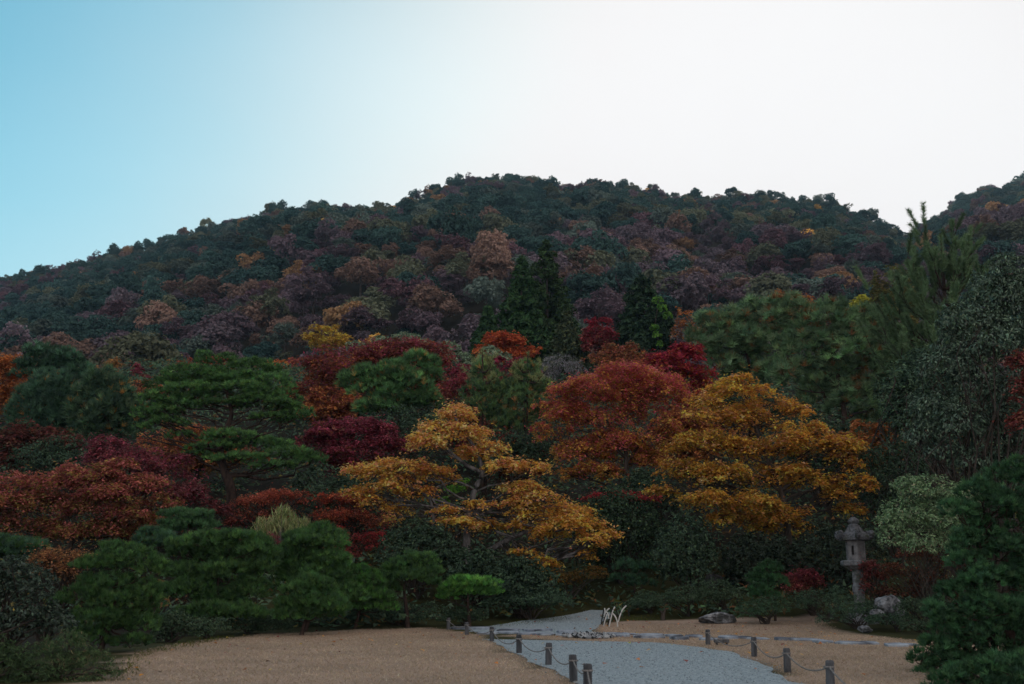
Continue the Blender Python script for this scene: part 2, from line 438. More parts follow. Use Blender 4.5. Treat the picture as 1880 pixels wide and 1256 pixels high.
def shoot_foliage(segs, per_m, ln, wd, pal, spread=(0.5, 1.15)):
    """bottle-brush shoots: needles all along each segment"""
    Ps, As, Cs = [], [], []
    for p0, p1 in segs:
        p0 = np.asarray(p0, float); p1 = np.asarray(p1, float); l = np.linalg.norm(p1 - p0); n = max(6, int(per_m * l))
        t = rng.random(n)[:, None]; Ps.append(p0 + (p1 - p0) * t); As.append(np.repeat(((p1 - p0) / max(l, 1e-4))[None], n, 0))
        Cs.append(np.repeat(pick(pal, 1), n, 0))
    P = np.concatenate(Ps); V, Fc = needle_tris(P, np.concatenate(As), 3, ln, wd, spread)
    return V, Fc, np.repeat(jitter(np.concatenate(Cs), .12, .04), 9, 0)

def wood(base, lobes, r0, mat, parent, twig_pts=None, trunk=None, twigs=6, hero=None, top=0.7, limb_sag=0.06, trunk_name='trunk', ltwig=True):
    """trunk with limbs to every lobe and twigs inside it"""
    base = np.asarray(base, float)
    cen = np.mean([l[0] for l in lobes], 0)
    zmin = min(l[0][2] - l[1][2] for l in lobes); zmax = max(l[0][2] for l in lobes)
    if trunk is None:
        tp = np.array([cen[0], cen[1], zmin + (zmax - zmin) * top])
        mid = base + (tp - base) * 0.5 + np.array([rng.normal(0, .06), rng.normal(0, .06), 0]) * np.linalg.norm(tp - base)
        trunk = smooth_path([base - [0, 0, 0.15], base + (mid - base) * 0.5, mid, mid + (tp - mid) * 0.55 + rng.normal(0, .05, 3) * np.linalg.norm(tp - base), tp], 3)
    trunk = np.asarray(trunk, float)
    n = len(trunk); tt = np.linspace(0, 1, n)
    rad = r0 * (1 - 0.72 * tt) * (1 + 0.5 * np.exp(-tt * 14))
    V, Fc = tube(trunk, rad, 8)
    t_o = obj(trunk_name, shift(build_mesh(trunk_name, V, Fc, mat, smooth_sh=True), base), parent)
    twl = []
    for i, (c, R) in enumerate(lobes):
        dz = c[2] - trunk[:, 2]
        hd = np.linalg.norm((c - trunk)[:, :2], axis=1)
        cost = np.abs(dz - 0.45 * hd) + 0.25 * hd + 3.0 * (tt < 0.28)
        k = int(np.argmin(cost)); r = max(0.016, rad[k] * 0.42)
        p = bez(trunk[k], c - [0, 0, R[2] * 0.25], 7, limb_sag, 0.07)
        V, Fc = tube(p, np.linspace(r, max(0.012, r * 0.3), 7), 5)
        parts = [(V, Fc)]
        if ltwig:
            pts = twig_pts[i] if twig_pts is not None and i < len(twig_pts) else c + rdirs(twigs, -0.1, 1) * R * 0.8
            m = min(len(pts), twigs)
            for q in pts[rng.permutation(len(pts))[:m]]:
                s = p[rng.integers(3, 7)]
                pp = bez(s, q, 4, 0.05, 0.08); parts.append(tube(pp, np.linspace(max(0.010, r * 0.32), 0.006, 4), 3))
        V, Fc = join(parts)
        obj('limb', shift(build_mesh('limb', V, Fc, mat, smooth_sh=True), base), t_o)
    return t_o
def shift(me, base):
    n = len(me.vertices); v = np.empty(n * 3, np.float32); me.vertices.foreach_get('co', v)
    v = v.reshape(-1, 3) - np.asarray(base, np.float32); me.vertices.foreach_set('co', v.ravel()); me.update(); return me
def base_of(px, Y, dx=0):
    x = at(px, 900, Y).x; return np.array([x, Y, gz(x, Y)])

# palettes (linear base colours)
def C(r, g, b): return (r, g, b)
PINE = [(C(0.037, 0.086, 0.027), 5), (C(0.055, 0.113, 0.031), 3), (C(0.030, 0.064, 0.027), 3)]
PINE_V = [(C(0.060, 0.162, 0.034), 5), (C(0.095, 0.206, 0.045), 3), (C(0.044, 0.108, 0.034), 2)]
PINE_D = [(C(0.038, 0.085, 0.048), 5), (C(0.052, 0.107, 0.063), 3), (C(0.030, 0.063, 0.042), 3)]
PINE_G = [(C(.088, .150, .076), 5), (C(.13, .205, .10), 3), (C(.055, .10, .054), 3), (C(.12, .09, .04), .3)]
PINE_O = [(C(0.068, 0.121, 0.047), 5), (C(0.108, 0.149, 0.054), 2), (C(0.041, 0.081, 0.041), 3), (C(0.216, 0.121, 0.041), .7)]
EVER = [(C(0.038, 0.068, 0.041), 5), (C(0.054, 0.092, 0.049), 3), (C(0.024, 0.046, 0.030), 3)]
EVER_L = [(C(.12, .19, .095), 5), (C(.17, .24, .13), 3), (C(.08, .135, .07), 3), (C(.16, .15, .10), 1)]
EVER_K = [(C(.062, .098, .066), 5), (C(.095, .14, .095), 3), (C(.036, .058, .042), 4)]
ORANGE = [(C(.51, .25, .055), 5), (C(.53, .30, .075), 3), (C(.46, .185, .045), 3)]
ORANGE_P = [(C(.53, .245, .10), 4), (C(.52, .205, .12), 2.5), (C(.53, .32, .085), 3)]
GOLD = [(C(.45, .222, .034), 5), (C(.51, .27, .045), 3), (C(.36, .168, .045), 3), (C(.25, .18, .04), 1.6)]
BRONZE = [(C(.25, .105, .025), 5), (C(.30, .12, .04), 3), (C(.20, .09, .02), 3)]
CORAL = [(C(.33, .068, .078), 5), (C(.38, .095, .09), 3), (C(.27, .05, .072), 3)]
RUST = [(C(.29, .115, .042), 5), (C(.33, .14, .045), 3), (C(.23, .085, .038), 3)]
CRIMSON = [(C(.205, .042, .066), 5), (C(.25, .06, .08), 3), (C(.15, .032, .05), 3), (C(.16, .07, .05), 1)]
DKRED = [(C(.165, .045, .038), 5), (C(.20, .06, .045), 3), (C(.115, .034, .032), 3), (C(.14, .075, .035), 1.2)]
BRICK = [(C(.28, .075, .048), 5), (C(.33, .10, .052), 3), (C(.22, .06, .04), 3)]
REDBR = [(C(.17, .05, .035), 5), (C(.20, .06, .04), 3), (C(.13, .04, .03), 3)]
OLIVE = [(C(.10, .085, .02), 5), (C(.07, .08, .02), 3), (C(.14, .10, .025), 2)]
ORRED = [(C(.40, .12, .038), 5), (C(.46, .15, .045), 3), (C(.32, .09, .035), 3)]

def maple(label, px_base, Y, lobes_px, n, size, p_in, p_out, r0=0.16, mat='bark', cat='tree', name='maple_tree', tops=None, deep=0.8, group=None, twigs=6, trunk=None, **kw):
    lb = lobes_of(lobes_px, Y, deep); b = base_of(px_base, Y)
    e = root(name, label, cat, b, group)
    global LEAF_TRI
    LEAF_TRI = Y > 30
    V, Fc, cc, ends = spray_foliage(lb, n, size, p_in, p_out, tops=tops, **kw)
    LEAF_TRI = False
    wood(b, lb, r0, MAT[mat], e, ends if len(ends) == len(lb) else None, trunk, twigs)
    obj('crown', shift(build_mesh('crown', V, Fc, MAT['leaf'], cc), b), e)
    return e
def pine(label, px_base, Y, lobes_px, dens, nn, ln, wd, pal, r0=0.12, name='pine_tree', trunk=None, deep=0.85, twigs=4, **kw):
    lb = [(c, R * [1.08, 1.08, 1.5]) for c, R in lobes_of(lobes_px, Y, deep)]; b = base_of(px_base, Y)
    e = root(name, label, 'tree', b)
    V, Fc, cc = pine_foliage(lb, dens, nn, ln, wd, pal, **kw)
    wood(b, lb, r0, MAT['pinebark'], e, None, trunk, twigs)
    obj('crown', shift(build_mesh('crown', V, Fc, MAT['needle'], cc), b), e)
    return e
def shrub(label, px_base, Y, lobes_px, n, size, pal, mat='ever', name='evergreen_shrub', asp=0.5, deep=0.9, cat='shrub', r0=0.03, **kw):
    lb = lobes_of(lobes_px, Y, deep); b = base_of(px_base, Y)
    b[2] = min(b[2], min(l[0][2] - l[1][2] * 0.6 for l in lb) + 0.05) if b[2] > min(l[0][2] for l in lb) else b[2]
    e = root(name, label, cat, b)
    global LEAF_TRI
    LEAF_TRI = Y > 45 or (size > .14 and Y > 37)
    V, Fc, cc = shell_foliage(lb, n, size, pal, asp, **kw)
    LEAF_TRI = False
    obj('foliage', shift(build_mesh('foliage', V, Fc, MAT[mat], cc), b), e)
    parts = []
    for c, R in lb:
        for k in range(4):
            q = c + rdirs(1, -.2, 1)[0] * R * 0.8; parts.append(tube(bez(b - [0, 0, .05], q, 5, 0.1, .1), np.linspace(r0, .006, 5), 4))
    V, Fc = join(parts); obj('stem', shift(build_mesh('stem', V, Fc, MAT['bark']), b), e)
    return e
def spray_shrub(label, px_base, Y, lobes_px, n, size, p_in, p_out, name='azalea_shrub', **kw):
    lb = lobes_of(lobes_px, Y, 0.9); b = base_of(px_base, Y)
    e = root(name, label, 'shrub', b)
    V, Fc, cc, ends = spray_foliage(lb, n, size, p_in, p_out, srad=(0.15, 0.4), **kw)
    obj('foliage', shift(build_mesh('foliage', V, Fc, MAT['leaf'], cc), b), e)
    parts = []
    for i, (c, R) in enumerate(lb):
        for k in range(9):
            q = c + rdirs(1, -.1, 1)[0] * R * rng.uniform(.6, 1.05)
            parts.append(tube(bez(b - [0, 0, .05], q, 5, 0.12, .1), np.linspace(.03, .007, 5), 4))
    V, Fc = join(parts); obj('stem', shift(build_mesh('stem', V, Fc, MAT['bark']), b), e)
    return e
# ------------------------------------------------------------------ ground
def g_px(pts): return [on_ground(*p) for p in pts]
def in_poly(x, y, poly):
    x = np.asarray(x); y = np.asarray(y); r = np.zeros(x.shape, bool); n = len(poly)
    for i in range(n):
        x1, y1 = poly[i]; x2, y2 = poly[(i + 1) % n]
        if y1 == y2: continue
        c = ((y1 > y) != (y2 > y)) & (x < (x2 - x1) * (y - y1) / (y2 - y1) + x1); r ^= c
    return r
P2 = lambda pts: [(p.x, p.y) for p in g_px(pts)]
# lawn outlines on the ground, carried on beyond the frame towards the viewer
lawn_l = [(2.2, 4), (-7.0, 4), (-6.6, 12)] + P2([(205, 1250), (240, 1205), (300, 1186), (480, 1164), (640, 1157), (795, 1153), (880, 1166), (912, 1183), (985, 1220), (1062, 1255)]) + [(1.9, 10)]
lawn_r = [(5.6, 4)] + [(5.3, 12)] + P2([(1450, 1255), (1408, 1222), (1335, 1196), (1200, 1180), (1040, 1176), (960, 1172), (920, 1166), (1040, 1167), (1095, 1163),
          (1090, 1150), (1130, 1141), (1240, 1138), (1420, 1136), (1500, 1126), (1540, 1160), (1700, 1178), (1900, 1180)]) + [(22, 26), (22, 4)]
grav_main = dict(l=[(2.2, 5), (1.95, 10)] + P2([(1062, 1255), (985, 1220), (912, 1183), (885, 1174)]),
                 r=[(5.6, 5), (5.35, 12)] + P2([(1450, 1255), (1408, 1222), (1335, 1196), (1200, 1180), (1040, 1176)][:4]))
grav_back = dict(l=P2([(860, 1160), (900, 1150), (960, 1140), (1030, 1132), (1068, 1125), (1082, 1121)]),
                 r=P2([(1090, 1166), (1092, 1156), (1100, 1146), (1116, 1137), (1124, 1128), (1120, 1121)]))
ys = np.concatenate([np.arange(-60, 12, 4), np.arange(12, 46, 0.5), np.arange(46, 130, 1.5), np.arange(130, 1001, 8)])
xs = np.concatenate([np.arange(-640, -40, 10), np.arange(-40, -18, 2), np.arange(-18, 22, 0.6), np.arange(22, 44, 2), np.arange(44, 650, 10)])
X, Yg = np.meshgrid(xs, ys); Z = ground_z(X, Yg)
zone = np.zeros((X.size, 3))
lx, ly = X.ravel(), Yg.ravel()
lawn = in_poly(lx, ly, lawn_l) | in_poly(lx, ly, lawn_r) | ((ly < 12) & (lx > -7))
back_soil = (ly > 30) & ~lawn
zone[:] = (0.030, 0.026, 0.018)
zone[lawn] = (0.43, 0.33, 0.26)
edge = (~lawn) & (ly < 46) & (lx > -9)
zone[edge] = (0.055, 0.058, 0.022)
ncx, ncy = len(xs), len(ys)
ii = (np.arange(ncy - 1)[:, None] * ncx + np.arange(ncx - 1)[None]).ravel()
Fc = np.stack([ii, ii + 1, ii + ncx + 1, ii + ncx], 1)
def ground_material():
    m, t, o = new_mat('ground_soil_and_turf')
    a = t.nodes.new('ShaderNodeAttribute'); a.attribute_name = 'col'
    tcn = t.nodes.new('ShaderNodeTexCoord')
    def noi(s, d=6):
        n = t.nodes.new('ShaderNodeTexNoise'); n.inputs['Scale'].default_value = s; n.inputs['Detail'].default_value = d
        n.inputs['Roughness'].default_value = 0.62
        t.links.new(tcn.outputs['Object'], n.inputs['Vector']); return n.outputs[0]
    f1 = smooth(noi(0.45), 0.40, 0.62, tree=t); f2 = smooth(noi(7.0, 8), 0.3, 0.7, tree=t)
    c = mixc(f1, a.outputs['Color'], mixc(1.0, a.outputs['Color'], (0.78, 0.80, 0.80), tree=t, mode='MULTIPLY'), tree=t)
    c = mixc(f2, mixc(1.0, c, (0.74, 0.72, 0.70), tree=t, mode='MULTIPLY'), c, tree=t)
    b = t.nodes.new('ShaderNodeBsdfPrincipled'); b.inputs['Roughness'].default_value = 0.95; b.inputs['Specular IOR Level'].default_value = 0.1
    t.links.new(c, b.inputs[0])
    bp = t.nodes.new('ShaderNodeBump'); bp.inputs['Strength'].default_value = 0.5; bp.inputs['Distance'].default_value = 0.03
    t.links.new(noi(16, 8), bp.inputs['Height']); t.links.new(bp.outputs[0], b.inputs['Normal'])
    t.links.new(b.outputs[0], o.inputs[0]); return m
tag(obj('ground', build_mesh('ground', np.stack([lx, ly, Z.ravel()], 1), Fc, ground_material(), zone, True)), kind='structure')

def resample(pl, n):
    p = np.array(pl, float); d = np.r_[0, np.cumsum(np.linalg.norm(np.diff(p, axis=0), axis=1))]
    t = np.linspace(0, d[-1], n); return np.stack([np.interp(t, d, p[:, 0]), np.interp(t, d, p[:, 1])], 1)
def strip(name, l, r, mat, lift, nl=70, na=24):
    a = resample(l, nl); b = resample(r, nl)
    wv = 0.30 * (fbm(a[:, 1] * 1.3, a[:, 1] * 0 + 3, 3) - 0.5)[:, None]; wv2 = 0.35 * (fbm(b[:, 1] * 1.3, b[:, 1] * 0 + 8, 3) - 0.5)[:, None]
    a = a + wv; b = b + wv2
    t = np.linspace(0, 1, na)[None, :, None]; p = a[:, None] * (1 - t) + b[:, None] * t
    z = ground_z(p[..., 0], p[..., 1]) + lift
    V = np.concatenate([p, z[..., None]], -1).reshape(-1, 3)
    i = (np.arange(nl - 1)[:, None] * na + np.arange(na - 1)[None]).ravel()
    return tag(obj(name, build_mesh(name, V, np.stack([i, i + 1, i + na + 1, i + na], 1), mat, smooth_sh=True)), kind='structure')
strip('gravel_path', grav_main['l'], grav_main['r'], MAT['gravel'], 0.012)
strip('gravel_path', grav_back['l'], grav_back['r'], MAT['gravel'], 0.012)

# short dry turf: one mass of blades
def blades(name, n, x0, x1, y0, y1, test, hgt, wid, pal, lift=0.0, lean=0.6):
    # even coverage as the camera distance grows is not needed: uniform over the ground
    x = rng.uniform(x0, x1, n); y = rng.uniform(y0, y1, n); k = test(x + rng.normal(0, .09, n) + .35 * (fbm(x * 1.7, y * 1.1, 3) - .5), y + rng.normal(0, .2, n)); x, y = x[k], y[k]; n = len(x)
    z = ground_z(x, y) + lift
    a = rng.uniform(0, math.pi * 2, n); h = hgt * rng.uniform(.5, 1.3, n)
    dx, dy = np.cos(a), np.sin(a); lx_ = rng.normal(0, lean, n) * h; ly_ = rng.normal(0, lean, n) * h
    V = np.stack([np.stack([x - dx * wid, y - dy * wid, z - .005], 1), np.stack([x + dx * wid, y + dy * wid, z - .005], 1), np.stack([x + lx_, y + ly_, z + h], 1)], 1).reshape(-1, 3)
    patch = 0.66 + 0.62 * fbm(x * 0.6, y * 0.35 + 31, 4)
    c = jitter(pick(pal, n) * patch[:, None], .2, .04)
    return tag(obj(name, build_mesh(name, V, np.arange(3 * n).reshape(-1, 3), MAT['grass'], np.repeat(c, 3, 0))), 'short ' + name.replace('_', ' ') + ' beside the gravel', 'grass', kind='stuff')
TAN = [(C(.51, .395, .285), 5), (C(.57, .455, .335), 3), (C(.41, .30, .20), 3), (C(.29, .25, .145), 1)]
inl = lambda x, y: in_poly(x, y, lawn_l) | in_poly(x, y, lawn_r)
blades('dry_turf_grass', 210000, -8.5, 16, 13.5, 36, inl, 0.036, 0.0055, TAN, lean=1.6)
MOSS = [(C(.075, .12, .018), 4), (C(.10, .12, .025), 3), (C(.16, .13, .04), 2)]
mossp = P2([(880, 1152), (960, 1136), (1040, 1130), (1060, 1136), (960, 1148)])
mossq = P2([(1136, 1141), (1145, 1131), (1210, 1130), (1214, 1139)])
mosse = P2([(200, 1250), (250, 1196), (420, 1166), (430, 1172), (280, 1200), (240, 1240)])
blades('green_moss_grass', 60000, -9, 8, 14, 48, lambda x, y: in_poly(x, y, mossp) | in_poly(x, y, mossq) | in_poly(x, y, mosse), 0.05, 0.012, MOSS)

# loose gravel stones
def lumps(n, x, y, z, r, seed=0, flat=0.7):
    oc = np.array([(1, 0, 0), (-1, 0, 0), (0, 1, 0), (0, -1, 0), (0, 0, 1), (0, 0, -1)], float)
    of = np.array([(0, 2, 4), (2, 1, 4), (1, 3, 4), (3, 0, 4), (2, 0, 5), (1, 2, 5), (3, 1, 5), (0, 3, 5)])
    V = oc[None] * rng.uniform(.6, 1.2, (n, 6, 1)) * r[:, None, None]; V[..., 2] *= flat
    a = rng.uniform(0, 6.28, n); ca, sa = np.cos(a)[:, None], np.sin(a)[:, None]
    V = np.stack([V[..., 0] * ca - V[..., 1] * sa, V[..., 0] * sa + V[..., 1] * ca, V[..., 2]], -1) + np.stack([x, y, z], 1)[:, None]
    return V.reshape(-1, 3), (of[None] + (np.arange(n) * 6)[:, None, None]).reshape(-1, 3)
gm = grav_main['l'] + grav_main['r'][::-1]
gb = grav_back['l'] + grav_back['r'][::-1]
gx = rng.uniform(-4, 7, 42000); gy = rng.uniform(13.5, 52, 42000); k = in_poly(gx + rng.normal(0, .12, 42000), gy, gm) | in_poly(gx + rng.normal(0, .12, 42000), gy, gb); gx, gy = gx[k], gy[k]
V, Fc = lumps(len(gx), gx, gy, ground_z(gx, gy) + .014, rng.uniform(.007, .017, len(gx)))
cc = jitter(pick([((.32, .39, .43), 5), ((.48, .56, .60), 2), ((.21, .25, .28), 2)], len(gx)), .15, .03)
tag(obj('loose_gravel', build_mesh('loose_gravel', V, Fc, MAT['grass'], np.repeat(cc, 6, 0))), 'loose blue-grey gravel scattered over the path', 'gravel', kind='stuff')

# flagstone crossing: a row of flat stones sunk into turf
path_e = bpy.data.objects.new('stone_path', None); col.objects.link(path_e); tag(path_e, kind='structure')
def flag(cx, cy, rx, ry, hgt=0.06):
    n = random.randint(7, 10); a0 = random.random() * 6
    pts = []
    for i in range(n):
        a = a0 + 2 * math.pi * i / n; r = random.uniform(.72, 1.08); e = 1 / max(abs(math.cos(a)), abs(math.sin(a))) ** 0.6
        pts.append((cx + math.cos(a) * rx * r * e * .8, cy + math.sin(a) * ry * r * e * .8))
    zt = gz(cx, cy) + hgt * random.uniform(.7, 1.3); tx, ty = random.gauss(0, .015), random.gauss(0, .015)
    V = []; Fs = []
    for (x, y) in pts: V.append((x, y, gz(x, y) - .08))
    for (x, y) in pts: V.append((x, y, zt - .012 + tx * (x - cx) + ty * (y - cy)))
    for (x, y) in pts: V.append((cx + (x - cx) * .93, cy + (y - cy) * .93, zt + tx * (x - cx) + ty * (y - cy) + random.gauss(0, .004)))
    for k in range(2):
        for i in range(n):
            j = (i + 1) % n; Fs.append((k * n + i, k * n + j, (k + 1) * n + j, (k + 1) * n + i))
    V.append((cx, cy, zt + .004))
    for i in range(n): Fs.append((2 * n + i, 2 * n + (i + 1) % n, 3 * n))
    obj('paving_stone', poly_mesh('paving_stone', V, Fs, MAT['paver']), path_e)
def flag_row(a, b, cols, rows, width, rx):
    A, B = on_ground(*a), on_ground(*b); d = (B - A); n = cols
    for i in range(n):
        for j in range(rows):
            t = (i + .5 + random.uniform(-.18, .18)) / n; o = (j + .5) / rows - .5
            q = A + d * t; x = q.x + random.gauss(0, .05); y = q.y + o * width + random.gauss(0, .25)
            if random.random() < 0.08: continue
            flag(x, y, rx * random.uniform(.65, 1.0), width / rows * random.uniform(.26, .42))
flag_row((795, 1153), (900, 1156), 3, 1, 1.6, .75)
flag_row((880, 1159), (1060, 1165), 5, 2, 3.6, .52)
flag_row((1115, 1166), (1300, 1173), 5, 2, 3.2, .50)
flag_row((1310, 1171), (1500, 1177), 5, 1, 1.5, .52)
flag_row((1500, 1180), (1690, 1187), 5, 1, 1.5, .5)
# round pebbles set together in the middle of the crossing
pc = on_ground(1080, 1169); n = 260
a = rng.uniform(0, 6.28, n); r = np.sqrt(rng.random(n))
px_, py_ = pc.x + np.cos(a) * r * .75, pc.y + np.sin(a) * r * 1.7
V, Fc = lumps(n, px_, py_, ground_z(px_, py_) + .04, rng.uniform(.05, .10, n))
cc = pick([((.34, .36, .38), 4), ((.55, .57, .58), 3), ((.05, .055, .06), 3)], n)
tag(obj('pebble_bed', build_mesh('pebble_bed', V, Fc, MAT['grass'], np.repeat(cc, 6, 0))), 'bed of dark and pale pebbles set in the flagstone crossing', 'pebbles', kind='stuff')

# ------------------------------------------------------------------ the mountain wood
def proto_crown(kind, seed):
    global rng
    keep = rng; rng = np.random.default_rng(seed)
    global LEAF_TRI
    LEAF_TRI = True
    if kind == 'round':
        lobes = [(np.array([0, 0, 5.2]), np.array([3.2, 3.2, 2.6]))]
        for i in range(9):
            d = rdirs(1, -0.05, 0.95)[0]; lobes.append((np.array([0, 0, 5.0]) + d * [3.3, 3.3, 2.6], np.array([1.9, 1.9, 1.5]) * rng.uniform(.7, 1.2)))
        n, s = 4200, 0.40
        V, Fc, cc = shell_foliage(lobes, n, s, [((1, 1, 1), 1)], 0.8, zlo=-.35, lump=3, rin=.7)
    elif kind == 'airy':
        lobes = []
        for i in range(16):
            d = rdirs(1, -0.15, 1)[0]; lobes.append((np.array([0, 0, 4.8]) + d * [3.9, 3.9, 3.3] * rng.uniform(.45, 1), np.array([1.5, 1.5, 1.0]) * rng.uniform(.7, 1.2)))
        V, Fc, cc, _ = spray_foliage(lobes, 4200, 0.34, [((1, 1, 1), 1)], [((1.1, 1.05, 1), 1)], srad=(.4, 1.0))
    else:                                                     # conifer
        lobes = []
        for i in range(22):
            t = i / 21; a = rng.uniform(0, 6.28); r = 2.5 * (1 - t) ** .8 + .3
            lobes.append((np.array([math.cos(a) * r * .7, math.sin(a) * r * .7, 2.0 + 8.5 * t]), np.array([1.2, 1.2, 1.0]) * (1.05 - .6 * t)))
        V, Fc, cc = shell_foliage(lobes, 2600, 0.5, [((1, 1, 1), 1)], 0.55, zlo=-.4, lump=2, rin=.6)
    me = build_mesh('crown', V, Fc, MAT['hill'], np.clip(cc, .4, 1.0) if kind != 'x' else cc)
    LEAF_TRI = False
    rng = keep; return me
protos = [proto_crown('round', s) for s in (11, 12, 13, 14)] + [proto_crown('airy', s) for s in (21, 22, 23)] + [proto_crown('conifer', s) for s in (31, 32)]
tv, tf = tube([(0, 0, -1.5), (.1, .05, 2), (.0, .1, 5)], [.32, .22, .1], 6)
hill_trunk = build_mesh('trunk', tv, tf, MAT['bark'])
# jittered grid
gy_ = []; y = 134.0
sites = []
while y < YC + 26:
    sp = 8.4 if y < 300 else (7.9 if y < 450 else 7.2)
    half = 0.60 * y + 12
    xx = np.arange(-half, half, sp); xx = xx + rng.uniform(-.42, .42, len(xx)) * sp; yy = y + rng.uniform(-.45, .45, len(xx)) * sp
    sites.append(np.stack([xx, yy], 1)); y += sp * 0.92
S = np.concatenate(sites); sz = ground_z(S[:, 0], S[:, 1])
n = len(S)
hgt_t = np.clip((S[:, 1] - 150) / (YC - 150), 0, 1)
patch = fbm(S[:, 0] / 60 + 5, S[:, 1] / 80 + 2, 3); patch2 = fbm(S[:, 0] / 38 + 50, S[:, 1] / 38 + 22, 3)
upx, upy = project(np.c_[S, sz + 5])
COLS = {'plum-brown': (.155, .112, .130), 'dull mauve': (.165, .130, .148), 'rust-brown': (.205, .135, .105), 'amber': (.32, .20, .105), 'olive': (.130, .142, .092),
        'grey-green': (.115, .150, .125), 'dark green': (.055, .105, .090), 'deep green': (.042, .086, .078), 'maroon': (.150, .088, .102), 'yellow': (.60, .40, .12)}
cn = list(COLS)
kindc = np.empty(n, int); pidx = np.empty(n, int)
for i in range(n):
    u = hgt_t[i]; q = patch[i]; right = upx[i] > 1050
    green = 0.24 + 0.64 * np.clip((u - 0.14 - (0.24 if right else 0)) / 0.20, 0, 1) + (q - .5) * 1.1
    v = rng.random()
    if v < green:
        kindc[i] = cn.index(('dark green', 'deep green', 'dark green', 'dark green', 'grey-green', 'olive')[rng.integers(0, 6)])
    else:
        opts = ('grey-green', 'plum-brown', 'plum-brown', 'dull mauve', 'plum-brown', 'rust-brown', 'rust-brown', 'plum-brown', 'maroon', 'dull mauve', 'olive')
        kindc[i] = cn.index(opts[int(np.clip((patch2[i] - .25) / .5 * 11 + rng.normal(0, 1.6), 0, 10))])
    if rng.random() < .012: kindc[i] = cn.index('amber')
    if rng.random() < .004: kindc[i] = cn.index('yellow')
    nm = cn[kindc[i]]
    if nm in ('dark green', 'deep green'): pidx[i] = rng.choice([0, 1, 2, 3, 0, 1, 7, 8]) if u > .3 else rng.integers(0, 4)
    elif nm in ('plum-brown', 'dull mauve', 'maroon'): pidx[i] = rng.choice([4, 5, 6, 4, 5, 0, 2])
    else: pidx[i] = rng.integers(0, 7)
tint = 1.8 * np.array([COLS[cn[k]] for k in kindc]) * np.exp(rng.normal(0, .16, n))[:, None]
scl = np.where(rng.random(n) < .38, rng.uniform(.45, .75, n), rng.uniform(.85, 1.42, n)) * (1.05 - .30 * hgt_t) * np.clip(.75 + .35 * (S[:, 1] - 130) / 100, .75, 1.1)
scl[(pidx >= 7)] *= .85
vz = np.where((hgt_t > .93) & (rng.random(n) < .25), rng.uniform(1.15, 1.6, n), rng.uniform(.8, 1.25, n)); vx = rng.uniform(.85, 1.15, n)
rotz = rng.uniform(0, 6.28, n)
# the trees that show largest become individuals, the rest one mass
size_px = 9 * scl / S[:, 1]
vis = (upx > -30) & (upx < 1910) & (upy < 690) & (upy > 300)
score = np.where(vis, size_px, 0)
ind = np.argsort(-score)[:300]
is_ind = np.zeros(n, bool); is_ind[ind] = True
LAND = [(0, 90, 'the burnt orange maple'), (90, 250, 'the dark pine thicket'), (250, 600, 'the big spreading pine'), (600, 840, 'the dark red maple'),
        (840, 1060, 'the twin cedars'), (1060, 1260, 'the ivy-hung conifer'), (1260, 1560, 'the long-needled pines'), (1560, 1790, 'the candle-shooted pine'), (1790, 4000, 'the glossy evergreen')]
ORD = 'first second third fourth fifth sixth seventh eighth ninth tenth eleventh twelfth thirteenth fourteenth fifteenth'.split()
shape_w = ['domed'] * 4 + ['feathery'] * 3 + ['conical'] * 2
buck = {}
for i in ind:
    lm = next((t for a_, b_, t in LAND if upx[i] < b_), LAND[-1][2])
    band = 'lowest' if upy[i] > 625 else ('lower' if upy[i] > 565 else 'middle')
    buck.setdefault((cn[kindc[i]], shape_w[pidx[i]], band, lm), []).append(i)
first_of = {}
for (cnm, sh, band, lm), ids in buck.items():
    ids.sort(key=lambda i: upx[i])
    for k, i in enumerate(ids):
        lab = f'{cnm} {sh} tree on {band} mountainside above {lm}' + (f', {ORD[min(k, 14)]} from left' if len(ids) > 1 else '')
        e = root('hillside_tree', lab, 'tree', (S[i, 0], S[i, 1], sz[i] - .2), 'autumn trees on the mountainside')
        e.rotation_euler = (0, 0, rotz[i]); e.scale = (scl[i] * vx[i], scl[i] / vx[i], scl[i] * vz[i])
        c = obj('crown', protos[pidx[i]], e); c['tint'] = [float(v) for v in tint[i]]
        obj('trunk', hill_trunk, e)
        first_of.setdefault(int(pidx[i]), c)
# make sure every shape has one individual to instance from
rest = np.where(~is_ind)[0]
avail = sorted(first_of); remap = np.array([p if p in first_of else avail[0] for p in range(9)])
ridx = np.array([avail.index(remap[p]) for p in pidx[rest]])
me = bpy.data.meshes.new('mountain_wood')
me.vertices.add(len(rest)); me.vertices.foreach_set('co', np.c_[S[rest], sz[rest] - .2].astype(np.float32).ravel())
def attr(nm, ty, vals, key='value'):
    a = me.attributes.new(nm, ty, 'POINT'); a.data.foreach_set(key, np.ascontiguousarray(vals).ravel())
attr('tint', 'FLOAT_COLOR', np.c_[tint[rest], np.ones(len(rest))].astype(np.float32), 'color')
attr('scl', 'FLOAT_VECTOR', (scl[rest, None] * np.c_[vx[rest], 1 / vx[rest], vz[rest]]).astype(np.float32), 'vector'); attr('rz', 'FLOAT', rotz[rest].astype(np.float32)); attr('pid', 'INT', ridx.astype(np.int32))
wood_o = tag(obj('mountain_wood', me), 'dense far-off autumn wood covering the upper mountain', 'wood', kind='stuff')
ng = bpy.data.node_groups.new('wood_scatter', 'GeometryNodeTree')
ng.interface.new_socket('Geometry', in_out='INPUT', socket_type='NodeSocketGeometry'); ng.interface.new_socket('Geometry', in_out='OUTPUT', socket_type='NodeSocketGeometry')
gi = ng.nodes.new('NodeGroupInput'); go = ng.nodes.new('NodeGroupOutput')
